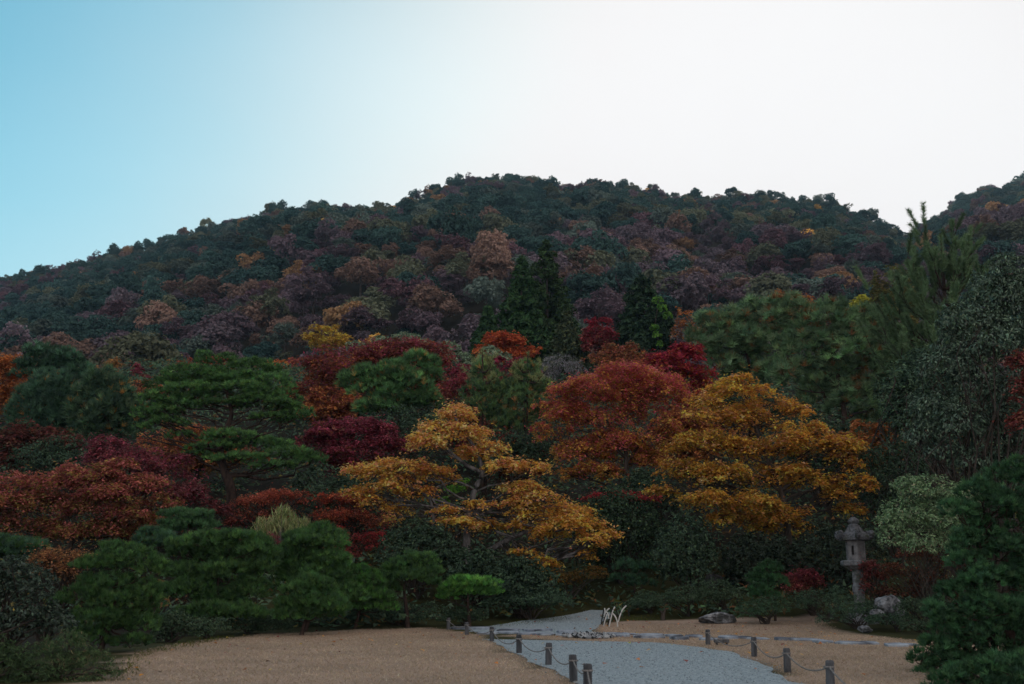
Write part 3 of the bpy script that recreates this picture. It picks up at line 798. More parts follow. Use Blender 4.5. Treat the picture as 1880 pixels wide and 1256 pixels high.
iop = ng.nodes.new('GeometryNodeInstanceOnPoints'); g2i = ng.nodes.new('GeometryNodeGeometryToInstance')
for p in reversed(avail):
    oi = ng.nodes.new('GeometryNodeObjectInfo'); oi.inputs['Object'].default_value = first_of[p]; oi.inputs['As Instance'].default_value = True
    oi.transform_space = 'ORIGINAL'; ng.links.new(oi.outputs['Geometry'], g2i.inputs[0])
def na(nm, ty):
    a = ng.nodes.new('GeometryNodeInputNamedAttribute'); a.data_type = ty; a.inputs['Name'].default_value = nm; return a.outputs['Attribute']
ng.links.new(gi.outputs[0], iop.inputs['Points']); ng.links.new(g2i.outputs[0], iop.inputs['Instance'])
iop.inputs['Pick Instance'].default_value = True; ng.links.new(na('pid', 'INT'), iop.inputs['Instance Index'])
cx_ = ng.nodes.new('ShaderNodeCombineXYZ'); ng.links.new(na('rz', 'FLOAT'), cx_.inputs[2])
ng.links.new(cx_.outputs[0], iop.inputs['Rotation']); ng.links.new(na('scl', 'FLOAT_VECTOR'), iop.inputs['Scale'])
ng.links.new(iop.outputs[0], go.inputs[0])
md = wood_o.modifiers.new('scatter', 'NODES'); md.node_group = ng
# ------------------------------------------------------------------ trees of the garden slope, far to near
def cedar(label, px_top, py_top, py_base, half_px, Y, n, pal, name='cedar_tree', size=0.44, lean=0, drop=0.0, pw=0.8):
    tip = at(px_top, py_top, Y); s = pix(px_top, py_base, Y); zb = at(px_top, py_base, Y).z
    b = base_of(px_top, Y); e = root(name, label, 'tree', b)
    H = tip.z - zb; R = half_px * s; lobes = []; k = 120
    for i in range(k):
        t = (i + rng.random()) / k; t = t ** 1.25; a = rng.uniform(0, 6.28)
        r = R * (1 - t) ** pw * rng.uniform(.45, 1.0); q = max(.4, R * 0.36 * (1.05 - t * .8)) * rng.uniform(.8, 1.2)
        lobes.append((np.array([tip.x + math.cos(a) * r, Y + math.sin(a) * r, zb + t * H - drop * r]), np.array([q, q, q * 1.15])))
    global LEAF_TRI
    LEAF_TRI = True
    V, Fc, cc = shell_foliage(lobes, int(n * 1.5), size, pal, .5, zlo=-.35, lump=2, rin=.5, hang=-.5, up=.35)
    LEAF_TRI = False
    obj('crown', shift(build_mesh('crown', V, Fc, MAT['needle'], cc), b), e)
    V, Fc = tube(smooth_path([b - [0, 0, .3], [tip.x, Y, (b[2] + tip.z) / 2], [tip.x, Y, tip.z - .2]], 5), np.linspace(.35, .04, 11), 8)
    obj('trunk', shift(build_mesh('trunk', V, Fc, MAT['bark'], smooth_sh=True), b), e)
    return e
CEDAR = [(C(.022, .044, .016), 5), (C(.032, .058, .020), 3), (C(.014, .030, .012), 3)]
cedar('tall dark cedar with pointed top, taller of the twin cedars', 1003, 443, 650, 60, 118, 24000, CEDAR, pw=.70)
cedar('slimmer green cedar close against the taller twin cedar', 957, 474, 645, 54, 116, 17000, [(C(.022, .055, .018), 5), (C(.032, .068, .022), 3), (C(.014, .036, .014), 3)], pw=.72)
cedar('short bushy cedar at the foot of the twin cedars', 896, 566, 645, 30, 113, 6000, [(C(.022, .052, .018), 5), (C(.014, .036, .014), 3)])
cedar('dark flat-layered conifer below the twin cedars', 1040, 575, 680, 45, 108, 9000, [(C(.04, .055, .028), 5), (C(.06, .07, .03), 2), (C(.026, .04, .022), 3)], drop=.12)
cedar('dark broad conifer hung with ivy coloured as if sunlit', 1180, 512, 660, 64, 106, 17000, [(C(.018, .038, .018), 5), (C(.011, .026, .014), 4)], pw=.5)
lb = lobes_of([(1207, 552, 10, 8), (1215, 566, 9, 9), (1225, 580, 9, 8), (1200, 602, 9, 7), (1207, 616, 8, 9), (1212, 634, 6, 10)], 101.5, 1.0); b_ = base_of(1210, 101.5)
iv = root('ivy', 'yellow-green ivy on the dark conifer, sunlight put into its leaf colour', 'ivy', b_)
V, Fc, cc = shell_foliage(lb, 1500, .26, [(C(.09, .20, .035), 4), (C(.14, .26, .05), 2), (C(.05, .12, .03), 3)], .8, lump=2)  # sunlight on the sprig is put into these lighter greens
obj('foliage', shift(build_mesh('foliage', V, Fc, MAT['leaf'], cc), b_), iv)
V, Fc = tube(smooth_path([b_ - [0, 0, .2], np.array(at(1212, 640, 102.2)), np.array(at(1202, 605, 102.2)), np.array(at(1210, 550, 102.2))], 4), np.full(13, .05), 5)
obj('stem', shift(build_mesh('stem', V, Fc, MAT['bark']), b_), iv)

def m_auto(label, box, Y, k, n, size, p_in, p_out, px_base=None, **kw):
    return maple(label, px_base or (box[0] + box[1]) / 2, Y, auto_lobes(box, k), n, size, p_in, p_out, **kw)
GREY = [(C(.14, .135, .14), 5), (C(.19, .18, .185), 3), (C(.09, .085, .09), 3)]
m_auto('yellow-topped rounded tree on the ridge above the dark red maple', (555, 655, 596, 650), 128, 8, 7000, .22, [(C(.24, .15, .03), 1)], [(C(.44, .27, .05), 3), (C(.5, .33, .07), 1)], name='autumn_tree')
m_auto('rusty autumn tree at the skyline of the garden ridge, below the mauve slope', (455, 560, 655, 720), 112, 8, 8000, .2, ORRED, [(C(.36, .14, .03), 3), (C(.3, .08, .03), 2)], name='autumn_tree')
m_auto('bright orange little tree glowing beside the dark pine thicket', (130, 180, 668, 730), 100, 6, 5000, .19, ORANGE, [(C(.55, .22, .04), 1)], name='autumn_tree')
m_auto('pale brown tree between the orange little tree and crimson bush', (165, 235, 655, 720), 108, 6, 5000, .2, RUST, [(C(.26, .15, .06), 1)], name='autumn_tree')
m_auto('deep crimson bushy maple beside the big pine crown', (215, 285, 668, 740), 95, 6, 6000, .19, DKRED, CRIMSON)
m_auto('brick red tree peeping over the big spreading pine', (325, 425, 645, 710), 104, 7, 6500, .2, DKRED, BRICK, name='autumn_tree')
m_auto('crimson maple tucked between the cedars and the ivy-hung conifer', (1060, 1140, 578, 665), 102, 8, 8000, .2, DKRED, [(C(.19, .022, .035), 1)])
m_auto('orange-red layered maple below the twin cedars', (862, 990, 604, 685), 92, 10, 15000, .19, ORRED, [(C(.33, .08, .028), 3), (C(.27, .05, .03), 2)])
m_auto('tawny brown shrubby tree under the ivy-hung conifer', (1075, 1200, 625, 700), 92, 8, 9000, .17, RUST, [(C(.22, .10, .05), 3), (C(.2, .06, .05), 2), (C(.10, .10, .04), 1)], name='autumn_tree')
m_auto('bare grey-brown tree behind the long-needled pines', (1228, 1300, 560, 660), 100, 7, 4000, .2, GREY, RUST, name='autumn_tree')
m_auto('dark rust tree rising above the long-needled pines', (1375, 1530, 530, 640), 98, 8, 8000, .22, DKRED, RUST, name='autumn_tree')
m_auto('small yellow-leaved tree behind the candle-shooted pine', (1562, 1600, 538, 580), 96, 5, 2600, .22, [(C(.28, .26, .04), 1)], [(C(.45, .42, .07), 1)], name='autumn_tree')
m_auto('olive leafy tree standing behind the candle-shooted pine', (1590, 1700, 475, 640), 92, 9, 12000, .2, OLIVE, [(C(.09, .10, .04), 3), (C(.13, .10, .04), 2)], name='autumn_tree')
shrub('pale grey-green feathery tree top beside the crimson maple', 830, 88, [(825, 640, 22, 14), (845, 660, 22, 16), (862, 680, 26, 16), (900, 650, 20, 16), (925, 660, 18, 14), (815, 655, 20, 20)], 6000, .2, [(C(.14, .19, .12), 4), (C(.19, .24, .16), 2), (C(.09, .13, .08), 3)], name='evergreen_tree', cat='tree', r0=.09)
shrub('pale grey-green feathery tree top over the dark red maple', 690, 100, [(660, 636, 26, 10), (700, 626, 20, 9), (745, 622, 30, 10), (780, 632, 20, 10)], 4500, .2, [(C(.14, .19, .12), 4), (C(.19, .24, .16), 2), (C(.09, .13, .08), 3)], name='evergreen_tree', cat='tree', r0=.09)

# dark red maple and its neighbours
maple('broad dark red maple on the ridge behind the mid-slope pine', 690, 74, [(640, 660, 60, 32), (700, 645, 70, 30), (760, 645, 60, 30), (800, 670, 45, 40), (600, 680, 55, 40), (650, 700, 80, 40), (580, 720, 45, 45), (740, 700, 80, 45), (800, 720, 45, 40), (620, 745, 60, 40)], 34000, .17, [(C(.19, .06, .022), 3), (C(.14, .04, .02), 2), (C(.20, .085, .025), 1)], DKRED + CRIMSON[:1], r0=.3)
maple('plum-crimson maple behind the two young firs', 920, 70, auto_lobes((800, 1010, 650, 770), 10), 16000, .16, DKRED, [(C(.15, .02, .04), 3), (C(.19, .035, .055), 2)])
maple('burnt orange maple at the frame edge beside the dark pine thicket', 20, 68, [(20, 680, 55, 30), (50, 710, 40, 30), (-20, 710, 50, 40), (30, 745, 50, 30), (-60, 700, 50, 40)], 13000, .16, RUST, [(C(.30, .11, .03), 3), (C(.24, .08, .025), 2)])
shrub('leafless grey twiggy bush between the young fir and the red-orange maple', 1035, 66, [(1030, 675, 38, 28), (1005, 690, 20, 22), (1062, 682, 20, 20)], 2600, .16, GREY, name='bare_bush', mat='leaf', asp=.16, hang=-1.2, lump=4)
maple('crimson maple between the red-orange maple and the long-needled pines', 1260, 57, [(1255, 650, 45, 25), (1225, 670, 45, 30), (1285, 690, 35, 28), (1250, 700, 50, 30), (1300, 710, 25, 22), (1270, 735, 40, 30)], 14000, .13, [(C(.34, .12, .03), 2), (C(.2, .03, .03), 2)], [(C(.24, .03, .05), 3), (C(.28, .04, .035), 2), (C(.16, .018, .04), 2)])

FILL = [
    ('russet maple behind the trunk of the big spreading pine', (250, 480, 770, 890), 53, 11, 16000, .13, [(C(.20, .10, .04), 1)], RUST + DKRED),
    ('dim crimson maple under the dark pine thicket', (-40, 170, 770, 880), 52, 11, 14000, .13, [(C(.10, .04, .03), 1)], [(C(.12, .035, .032), 2), (C(.09, .05, .03), 1)]),
    ('brownish maple between the mid-slope pine and the crimson purple bush', (540, 680, 700, 800), 64, 9, 11000, .15, RUST, DKRED + RUST),
    ('reddish maple crown behind the two young pines', (800, 960, 740, 850), 60, 9, 9000, .14, DKRED, DKRED),
    ('plum maple behind the orange maple top', (880, 1010, 800, 900), 52, 9, 9000, .13, DKRED + RUST, DKRED),
    ('russet maple behind the red-orange maple', (1180, 1340, 730, 880), 54, 10, 12000, .14, RUST, DKRED + RUST),
    ('brown-gold maple deep behind the gold maple', (1520, 1680, 770, 870), 50, 9, 9000, .13, OLIVE + RUST, RUST),
    ('dark red tree below the ridge between big pine and dark red maple', (500, 600, 690, 790), 80, 8, 8000, .17, DKRED, BRICK + DKRED),
    ('mixed russet tree behind the grey-green pine', (200, 330, 690, 800), 76, 8, 8000, .17, RUST, DKRED + RUST)]
for lab, box, Y, k, n, s, pi_, po_ in FILL:
    m_auto(lab, box, Y, k, n, s, pi_, po_)
FILLG = [
    ('dark evergreen tree behind the gold maple', (1420, 1600, 750, 900), 52, 10, 9000, .17),
    ('dark evergreen tree behind the glossy evergreen', (1600, 1760, 640, 830), 47, 10, 9000, .16),
    ('dark evergreen tree beside the trunk of the mid-slope pine', (560, 700, 740, 800), 66, 8, 6000, .18),
    ('dark evergreen between crimson maple and long-needled pines', (1290, 1460, 700, 800), 66, 9, 8000, .19)]
for lab, box, Y, k, n, s in FILLG:
    shrub(lab, (box[0] + box[1]) / 2, Y, auto_lobes(box, k), n, s, EVER, name='evergreen_tree', cat='tree', asp=.42, lump=3, r0=.1)
# dark thicket of pines
pine('bluish dark pine with dense drooping tufts beside the burnt orange maple', 120, 60, auto_lobes((10, 160, 690, 870), 11), 9, 16, .42, .040, PINE_D, r0=.2, sub=4, dead=((.20, .11, .03), .03))
pine('tall dark pine rising above the pine thicket, bushy top', 90, 66, [(80, 658, 38, 20), (115, 664, 34, 20), (60, 690, 40, 24), (105, 700, 44, 26), (140, 690, 30, 22), (90, 735, 50, 24)], 8, 16, .42, .045, PINE_D, r0=.2, sub=4)
pine('grey-green pine crowded against the big spreading pine', 205, 57, auto_lobes((115, 265, 690, 850), 11), 9, 16, .42, .040, [(C(.045, .085, .045), 4), (C(.03, .065, .04), 3), (C(.06, .10, .05), 2)], r0=.2, sub=4, dead=((.2, .12, .03), .04))

# long-needled pines at the right
pine('rounded long-needled pine leaning over the crimson maple', 1370, 60, [(1300, 620, 42, 30), (1340, 610, 50, 30), (1400, 600, 50, 34), (1350, 650, 60, 34), (1290, 650, 32, 25), (1420, 650, 55, 40), (1330, 685, 40, 28), (1400, 700, 50, 32), (1380, 565, 16, 14)], 5, 30, .50, .030, PINE_G, r0=.22, sub=5, spread=(.2, 1.35), dead=((.16, .08, .03), .06))
pine('wide long-needled pine with shaggy tufts behind the gold maple', 1540, 56, [(1450, 590, 50, 34), (1510, 600, 55, 34), (1570, 610, 50, 36), (1480, 650, 60, 36), (1560, 660, 60, 40), (1630, 650, 50, 40), (1520, 710, 60, 40), (1600, 710, 55, 40), (1460, 700, 40, 32), (1560, 755, 55, 36), (1640, 720, 45, 45), (1500, 745, 40, 30), (1620, 775, 45, 30)], 5, 30, .50, .030, PINE_G, r0=.26, sub=5, spread=(.2, 1.35), dead=((.16, .08, .03), .06))

def shoot_pine(label, px_base, Y, stems, per_m, ln, wd, pal, r0, name='pine_tree'):
    """stems: (px0,py0,px1,py1) shoots; foliage runs along each"""
    b = base_of(px_base, Y); e = root(name, label, 'tree', b); segs = []; woods = []
    x0, y0, x1, y1 = stems[0]
    top = np.array(at(x1, y1, Y)); tr = smooth_path([b - [0, 0, .2], np.array(at(x0, y0, Y)), top], 7)
    V, Fc = tube(tr, np.linspace(r0, .03, len(tr)), 8); t_o = obj('trunk', shift(build_mesh('trunk', V, Fc, MAT['pinebark'], smooth_sh=True), b), e)
    segs.append((tr[-4], tr[-1]))
    for (x0, y0, x1, y1) in stems[1:]:
        dY = rng.uniform(-1.6, 1.6); p0 = np.array(at(x0, y0, Y)); p1 = np.array(at(x1, y1, Y + dY))
        k = int(np.argmin(np.linalg.norm(tr - p0, axis=1))); pth = bez(tr[k], p1, 8, -.16, .03)
        V, Fc = tube(pth, np.linspace(.07, .018, 8), 5); obj('limb', shift(build_mesh('limb', V, Fc, MAT['pinebark']), b), t_o)
        segs += [(pth[i], pth[i + 1]) for i in range(4, 7)]
        d = pth[-1] - pth[2]; ln_ = np.linalg.norm(d); d = d / ln_
        for _ in range(8):
            s = pth[rng.integers(2, 8)]; q = s + (d * .6 + rdirs(1, -.2, 1)[0] * .8 + np.array([0, 0, .55])) * ln_ * rng.uniform(.18, .38)
            segs.append((s * .6 + q * .4, q)); V, Fc = tube([s, (s + q) / 2, q], [.018, .014, .008], 3); woods.append((V, Fc))
    V, Fc = join(woods); obj('twig', shift(build_mesh('twig', V, Fc, MAT['pinebark']), b), t_o)['kind'] = 'stuff'
    V, Fc, cc = shoot_foliage(segs, per_m, ln, wd, pal); obj('crown', shift(build_mesh('crown', V, Fc, MAT['needle'], cc), b), e)
    return e
CAND = [(C(.075, .125, .062), 4), (C(.095, .15, .075), 3), (C(.055, .09, .048), 2)]
shoot_pine('tall sparse pine with upright candle shoots before the mountain notch', 1720, 50, [(1735, 600, 1727, 432), (1735, 560, 1698, 440), (1735, 550, 1752, 442), (1730, 540, 1780, 440), (1735, 590, 1665, 480), (1735, 580, 1790, 470), (1735, 620, 1640, 530), (1735, 610, 1800, 520), (1735, 660, 1610, 560), (1735, 650, 1690, 540), (1735, 650, 1750, 520), (1735, 700, 1640, 600), (1735, 690, 1700, 590), (1735, 690, 1760, 570), (1735, 730, 1600, 640), (1735, 740, 1680, 640), (1735, 720, 1780, 610), (1735, 760, 1660, 690), (1735, 760, 1720, 650), (1735, 790, 1620, 720)] + [(1733, 520 + 9 * i_, 1733 + (-1) ** i_ * (18 + 4.2 * i_ + 9 * (i_ % 3)), 436 + 9.5 * i_) for i_ in range(22)], 100, .27, .028, CAND, .2)
FIRG = [(C(.065, .11, .05), 4), (C(.09, .14, .06), 2), (C(.045, .08, .04), 3)]
pine('young olive pine with a spiky leader, nearer the mid-slope pine', 890, 55, [(890, 705, 34, 28), (870, 730, 30, 24), (912, 735, 36, 28), (885, 765, 40, 28), (925, 775, 36, 26)], 9, 18, .36, .034, PINE_O, r0=.12, sub=4)
pine('young olive pine with a spiky leader, nearer the red-orange maple', 965, 54, [(966, 700, 28, 26), (945, 730, 34, 26), (985, 725, 26, 26), (960, 760, 44, 30), (990, 770, 24, 24), (940, 790, 40, 22)], 9, 18, .36, .034, PINE_O, r0=.12, sub=4)
for (lab, X0, Yd, st) in (('pale spiky pine leader poking up before the crimson maple, near the grey-green top', 886, 54.5, [(886, 700, 886, 642), (886, 680, 872, 660), (886, 685, 903, 662), (886, 695, 862, 690), (886, 695, 910, 690)]),
                          ('pale spiky pine leader poking up beside the leafless grey bush', 968, 53.5, [(968, 700, 970, 646), (968, 690, 950, 672), (968, 690, 990, 668), (968, 697, 945, 690), (968, 697, 995, 690)])):
    shoot_pine(lab, X0, Yd, st, 60, .26, .024, [(C(.20, .22, .10), 3), (C(.14, .17, .07), 2)], .06, name='young_pine')

pine('mid-slope pine with an arched green crown below the dark red maple', 730, 57, [(660, 700, 42, 20), (710, 695, 50, 22), (765, 675, 40, 20), (790, 700, 26, 22), (690, 725, 55, 22), (750, 715, 55, 24), (645, 715, 25, 14), (730, 745, 55, 20), (690, 752, 45, 14), (785, 745, 30, 22)], 10, 18, .36, .032, [(C(.055, .12, .045), 4), (C(.075, .145, .05), 2), (C(.04, .085, .035), 3), (C(.16, .12, .04), .5)], r0=.2, sub=5)

# the big spreading pine
Yp = 46.0; bp_ = base_of(430, Yp)
tr = smooth_path([bp_ - [0, 0, .2], np.array(at(425, 905, Yp)), np.array(at(412, 865, Yp)), np.array(at(404, 820, Yp)), np.array(at(414, 792, Yp)), np.array(at(425, 760, Yp)), np.array(at(415, 715, Yp))], 4)
big_l = [(420, 706, 60, 16), (480, 736, 44, 16), (370, 738, 44, 14), (300, 732, 40, 14), (330, 706, 44, 14), (520, 752, 40, 14), (450, 706, 50, 16), (265, 765, 26, 14), (300, 762, 36, 13), (400, 668, 52, 15), (345, 688, 50, 14), (455, 684, 62, 17), (395, 698, 62, 15), (300, 712, 42, 14), (500, 708, 46, 17), (352, 722, 56, 14), (440, 722, 66, 15), (530, 735, 32, 18), (285, 742, 36, 13), (330, 748, 52, 12), (410, 748, 48, 10), (485, 746, 58, 14), (545, 764, 32, 13), (278, 768, 30, 12), (315, 782, 40, 11), (500, 772, 46, 10), (262, 790, 18, 9), (330, 805, 34, 9),
         (432, 808, 60, 15), (395, 826, 48, 13), (480, 822, 60, 15), (530, 838, 52, 13), (568, 850, 34, 11), (440, 848, 58, 12), (500, 860, 50, 10), (362, 838, 26, 9)]
e = root('pine_tree', 'big spreading cloud-pruned pine with layered bright green crown and twisting limbs', 'tree', bp_)
lb = [(c_, R_ * [1.06, 1.06, 1.3]) for c_, R_ in lobes_of(big_l, Yp, .95)]
V, Fc, cc = pine_foliage(lb, 14, 17, .22, .022, [(tuple(1.35 * q for q in p_[0]), p_[1]) for p_ in PINE], sub=8, subr=.30, zlo=-.05)
obj('crown', shift(build_mesh('crown', V, Fc, MAT['needle'], cc), bp_), e)
wood(bp_, lb, .26, MAT['pinebark'], e, None, tr, 4, limb_sag=-.05)

def plant_maple_hero(label, px_base, Y, trunk_px, limbs_px, lobes, n, size, p_in, p_out, mat, r0, tops=None, **kw):
    b = base_of(px_base, Y); e = root('maple_tree', label, 'tree', b)
    lb = lobes_of(lobes, Y, .8)
    global LEAF_TRI
    LEAF_TRI = True
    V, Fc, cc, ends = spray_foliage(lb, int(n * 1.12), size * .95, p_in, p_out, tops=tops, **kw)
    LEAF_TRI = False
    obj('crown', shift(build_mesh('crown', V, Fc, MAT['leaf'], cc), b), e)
    tr = smooth_path([b - [0, 0, .2]] + [np.array(at(x, y, Y + (d[0] if d else 0))) for x, y, *d in trunk_px], 4)
    t_o = wood(b, lb, r0, MAT[mat], e, ends if len(ends) == len(lb) else None, tr, 18, limb_sag=.03)
    for pts, ra, rb in limbs_px:
        p = smooth_path([np.array(at(x, y, Y + (d[0] if d else 0))) for x, y, *d in pts], 4)
        p = p + rng.normal(0, .015, p.shape)
        V, Fc = tube(p, np.linspace(ra, rb, len(p)), 7); obj('limb', shift(build_mesh('limb', V, Fc, MAT[mat], smooth_sh=True), b), t_o)
    return e
# red-orange maple in the middle
plant_maple_hero('large maple with coral red top and orange-gold inner leaves, dark trunk', 1140, 48,
    [(1145, 900), (1150, 840), (1140, 770)], [([(1150, 850), (1185, 800), (1210, 750)], .09, .03), ([(1148, 840), (1100, 800), (1060, 790)], .09, .03)],
    [(1150, 685, 85, 26), (1080, 708, 70, 30), (1035, 755, 52, 34), (1010, 800, 40, 28), (1105, 765, 85, 36), (1180, 745, 75, 40), (1060, 830, 60, 36), (1140, 815, 80, 36), (1115, 865, 45, 24), (1220, 712, 55, 32), (1225, 790, 40, 42), (1050, 870, 40, 18), (1160, 720, 70, 30), (1190, 840, 40, 30)],
    47000, .11, [(C(.36, .165, .04), 4), (C(.42, .20, .045), 3), (C(.24, .16, .035), 3), (C(.28, .08, .06), 2)], CORAL + [(C(.34, .14, .05), 2.5)], 'bark', .2, tops=.8)
# crimson shrubs and maples of the left slope
maple('crimson purple maple bush between the big pine and the orange maple', 650, 50, [(600, 790, 40, 22), (650, 785, 50, 24), (700, 800, 40, 26), (620, 825, 60, 25), (680, 830, 60, 25), (570, 820, 30, 25), (735, 820, 30, 22), (640, 855, 60, 20)], 22000, .115, [(C(.16, .03, .04), 3), (C(.16, .06, .03), 1)], CRIMSON, r0=.1)
maple('twiggy crimson maple thinning to bare branches below the big pine', 260, 43.5, [(190, 815, 42, 22), (250, 840, 60, 34), (310, 865, 60, 34), (170, 845, 40, 30), (355, 905, 50, 30), (280, 900, 60, 34), (380, 930, 34, 24)], 17000, .10, [(C(.13, .035, .035), 3), (C(.10, .04, .04), 2)], [(C(.19, .04, .062), 3), (C(.15, .055, .06), 3)], r0=.1, twigs=16)
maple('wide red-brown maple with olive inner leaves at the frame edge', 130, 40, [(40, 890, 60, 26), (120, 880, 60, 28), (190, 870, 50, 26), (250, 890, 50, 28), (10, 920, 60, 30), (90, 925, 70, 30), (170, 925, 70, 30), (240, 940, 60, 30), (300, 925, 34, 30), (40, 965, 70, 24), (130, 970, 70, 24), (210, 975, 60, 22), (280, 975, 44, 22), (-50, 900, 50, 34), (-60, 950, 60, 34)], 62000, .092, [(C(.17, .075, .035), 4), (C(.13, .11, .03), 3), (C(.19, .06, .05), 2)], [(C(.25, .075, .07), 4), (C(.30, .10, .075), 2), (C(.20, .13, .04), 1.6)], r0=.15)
# gold maple at the right
plant_maple_hero('large golden-yellow maple spreading over the stone lantern', 1440, 42.5,
    [(1445, 960), (1430, 890), (1400, 820), (1380, 760)], [([(1435, 905), (1400, 880), (1350, 870), (1290, 880)], .08, .02), ([(1435, 900), (1480, 870), (1540, 850)], .09, .02), ([(1440, 930), (1480, 905), (1530, 885), (1560, 880)], .05, .012), ([(1415, 850), (1450, 800), (1462, 760)], .06, .015)],
    [(1345, 712, 55, 22), (1300, 760, 50, 26), (1350, 765, 60, 28), (1400, 775, 66, 28), (1462, 752, 36, 20), (1300, 810, 60, 28), (1375, 825, 70, 30), (1445, 815, 66, 30), (1510, 830, 52, 28), (1560, 868, 40, 26), (1260, 865, 54, 22), (1330, 870, 66, 26), (1405, 880, 66, 26), (1480, 880, 54, 26), (1540, 905, 40, 22), (1238, 898, 42, 16), (1300, 915, 60, 22), (1375, 930, 64, 24), (1330, 950, 50, 18), (1440, 945, 52, 28), (1560, 935, 30, 16), (1400, 965, 40, 18), (1460, 975, 30, 16), (1500, 790, 40, 24), (1265, 815, 44, 24), (1235, 850, 36, 20), (1545, 815, 36, 24), (1590, 895, 24, 18), (1420, 735, 44, 20), (1300, 735, 40, 18)],
    48000, .108, GOLD + [(C(.22, .19, .04), 3), (C(.26, .13, .05), 2)], GOLD + [(C(.36, .19, .10), 4), (C(.48, .22, .05), 3)], 'bark', .17)
# orange maple in the centre with its pale trunk
plant_maple_hero('orange maple with pale grey trunk and sweeping limbs beside the gravel path', 858, 41,
    [(857, 985), (864, 940), (871, 900), (886, 868), (874, 828), (850, 790), (835, 765)],
    [([(892, 1015, .3), (920, 998, .2), (947, 983), (983, 974)], .13, .07), ([(983, 974), (1020, 975, -.3), (1070, 968, -.6)], .05, .02), ([(945, 984), (938, 962), (932, 925), (936, 900)], .06, .02), ([(938, 962), (958, 935), (972, 905)], .035, .012), ([(947, 985), (960, 982), (966, 968), (975, 978)], .05, .03),
     ([(803, 1010), (800, 983), (795, 947), (788, 914), (762, 889), (740, 880)], .11, .025), ([(790, 918), (799, 898), (817, 889), (850, 880)], .05, .02), ([(886, 868), (850, 850), (813, 817), (790, 800)], .09, .025), ([(880, 850), (895, 825), (915, 835)], .05, .02), ([(905, 968), (870, 960), (835, 985), (815, 995)], .02, .008), ([(970, 1007, -.3), (1005, 995, -.4), (1035, 982, -.5)], .025, .012), ([(920, 1000), (925, 1008), (940, 1015)], .03, .012)],
    [(840, 758, 40, 20), (800, 785, 44, 18), (845, 795, 56, 22), (780, 815, 50, 18), (900, 825, 44, 22), (925, 855, 44, 22), (870, 835, 40, 18), (690, 862, 52, 16), (745, 858, 56, 20), (800, 870, 52, 16), (715, 890, 50, 20), (760, 905, 40, 16), (690, 925, 50, 22), (730, 948, 44, 18), (655, 905, 30, 16),
     (960, 895, 50, 16), (1000, 915, 62, 20), (1045, 940, 58, 20), (1090, 960, 44, 18), (985, 945, 60, 18), (1030, 970, 66, 20), (1090, 990, 44, 18), (1075, 1015, 32, 14), (1120, 978, 24, 10), (995, 1032, 36, 13), (1012, 1056, 22, 14), (955, 1012, 26, 9), (840, 955, 44, 10), (890, 962, 40, 10), (885, 925, 34, 12), (990, 855, 30, 12), (945, 965, 30, 10), (820, 935, 26, 9)],
    40000, .105, ORANGE + GOLD[:2] + [(C(.36, .24, .05), 1.5)], ORANGE_P, 'pale', .16, tops=.85)

# azaleas and low red bushes under the left slope
spray_shrub('dull red azalea mound under the big pine', 480, 44.5, [(460, 920, 45, 16), (510, 915, 50, 16), (560, 920, 40, 16), (440, 950, 40, 22), (500, 945, 50, 22)], 10000, .085, DKRED, BRICK)
spray_shrub('orange-red azalea mound beside the orange maple', 650, 43.5, [(620, 915, 45, 12), (670, 915, 40, 12), (640, 945, 50, 24), (690, 955, 40, 25), (600, 950, 30, 25)], 9000, .085, [(C(.16, .06, .035), 3), (C(.12, .05, .04), 2)], [(C(.34, .09, .04), 3), (C(.24, .045, .03), 3)])
spray_shrub('dark crimson azalea with grey twigs above the front pines', 450, 41.5, [(430, 985, 40, 16), (480, 990, 40, 18), (390, 985, 25, 18)], 5000, .075, [(C(.12, .04, .045), 2), (C(.1, .07, .06), 2)], CRIMSON)
spray_shrub('scarlet azalea trailing beside the front pines', 640, 41.8, [(610, 975, 26, 14), (650, 990, 34, 20), (690, 1000, 30, 24), (640, 1020, 34, 24)], 7000, .075, DKRED, [(C(.25, .03, .03), 3), (C(.19, .03, .035), 2)])
spray_shrub('thin scarlet shrub along the foot of the red-orange maple', 1140, 44, [(1110, 912, 34, 8), (1160, 912, 34, 8), (1195, 918, 22, 10)], 4500, .085, DKRED, [(C(.30, .03, .035), 3), (C(.24, .03, .04), 2)])
# bamboo grass clump
b_ = on_ground(520, 1100); b_ = base_of(520, 43.0); e = root('bamboo_grass', 'pale green upright bamboo grass between the azaleas', 'grass clump', b_)
n = 1700; x0_ = at(520, 950, 43.0).x; x = x0_ + rng.uniform(-1.15, 1.15, n); y = 43.0 + rng.normal(0, .4, n); zt = at(520, 940, 43.0).z - rng.random(n) * 1.1 - .5 * ((x - x0_) / 1.1) ** 4 + .25 * np.sin(x * 5)
P = np.stack([x, y, zt], 1)
V, Fc = leaf_quads(P, rng.normal(0, 1, (n, 3)), np.stack([rng.normal(0, .3, n), rng.normal(0, .3, n), np.ones(n)], 1), rng.uniform(.25, .55, n), .09)
obj('blade', shift(build_mesh('blade', V, Fc, MAT['leaf'], np.repeat(jitter(pick([(C(.22, .25, .11), 3), (C(.32, .31, .16), 2), (C(.13, .18, .07), 2)], n)), 4, 0)), b_), e)['kind'] = 'stuff'
parts = [tube([np.array([P[i, 0] * .7 + b_[0] * .3, P[i, 1], gz(P[i, 0], P[i, 1]) - .05]), P[i]], [.012, .006], 4) for i in range(60)]
V, Fc = join(parts); obj('cane', shift(build_mesh('cane', V, Fc, MAT['rope']), b_), e)['kind'] = 'stuff'

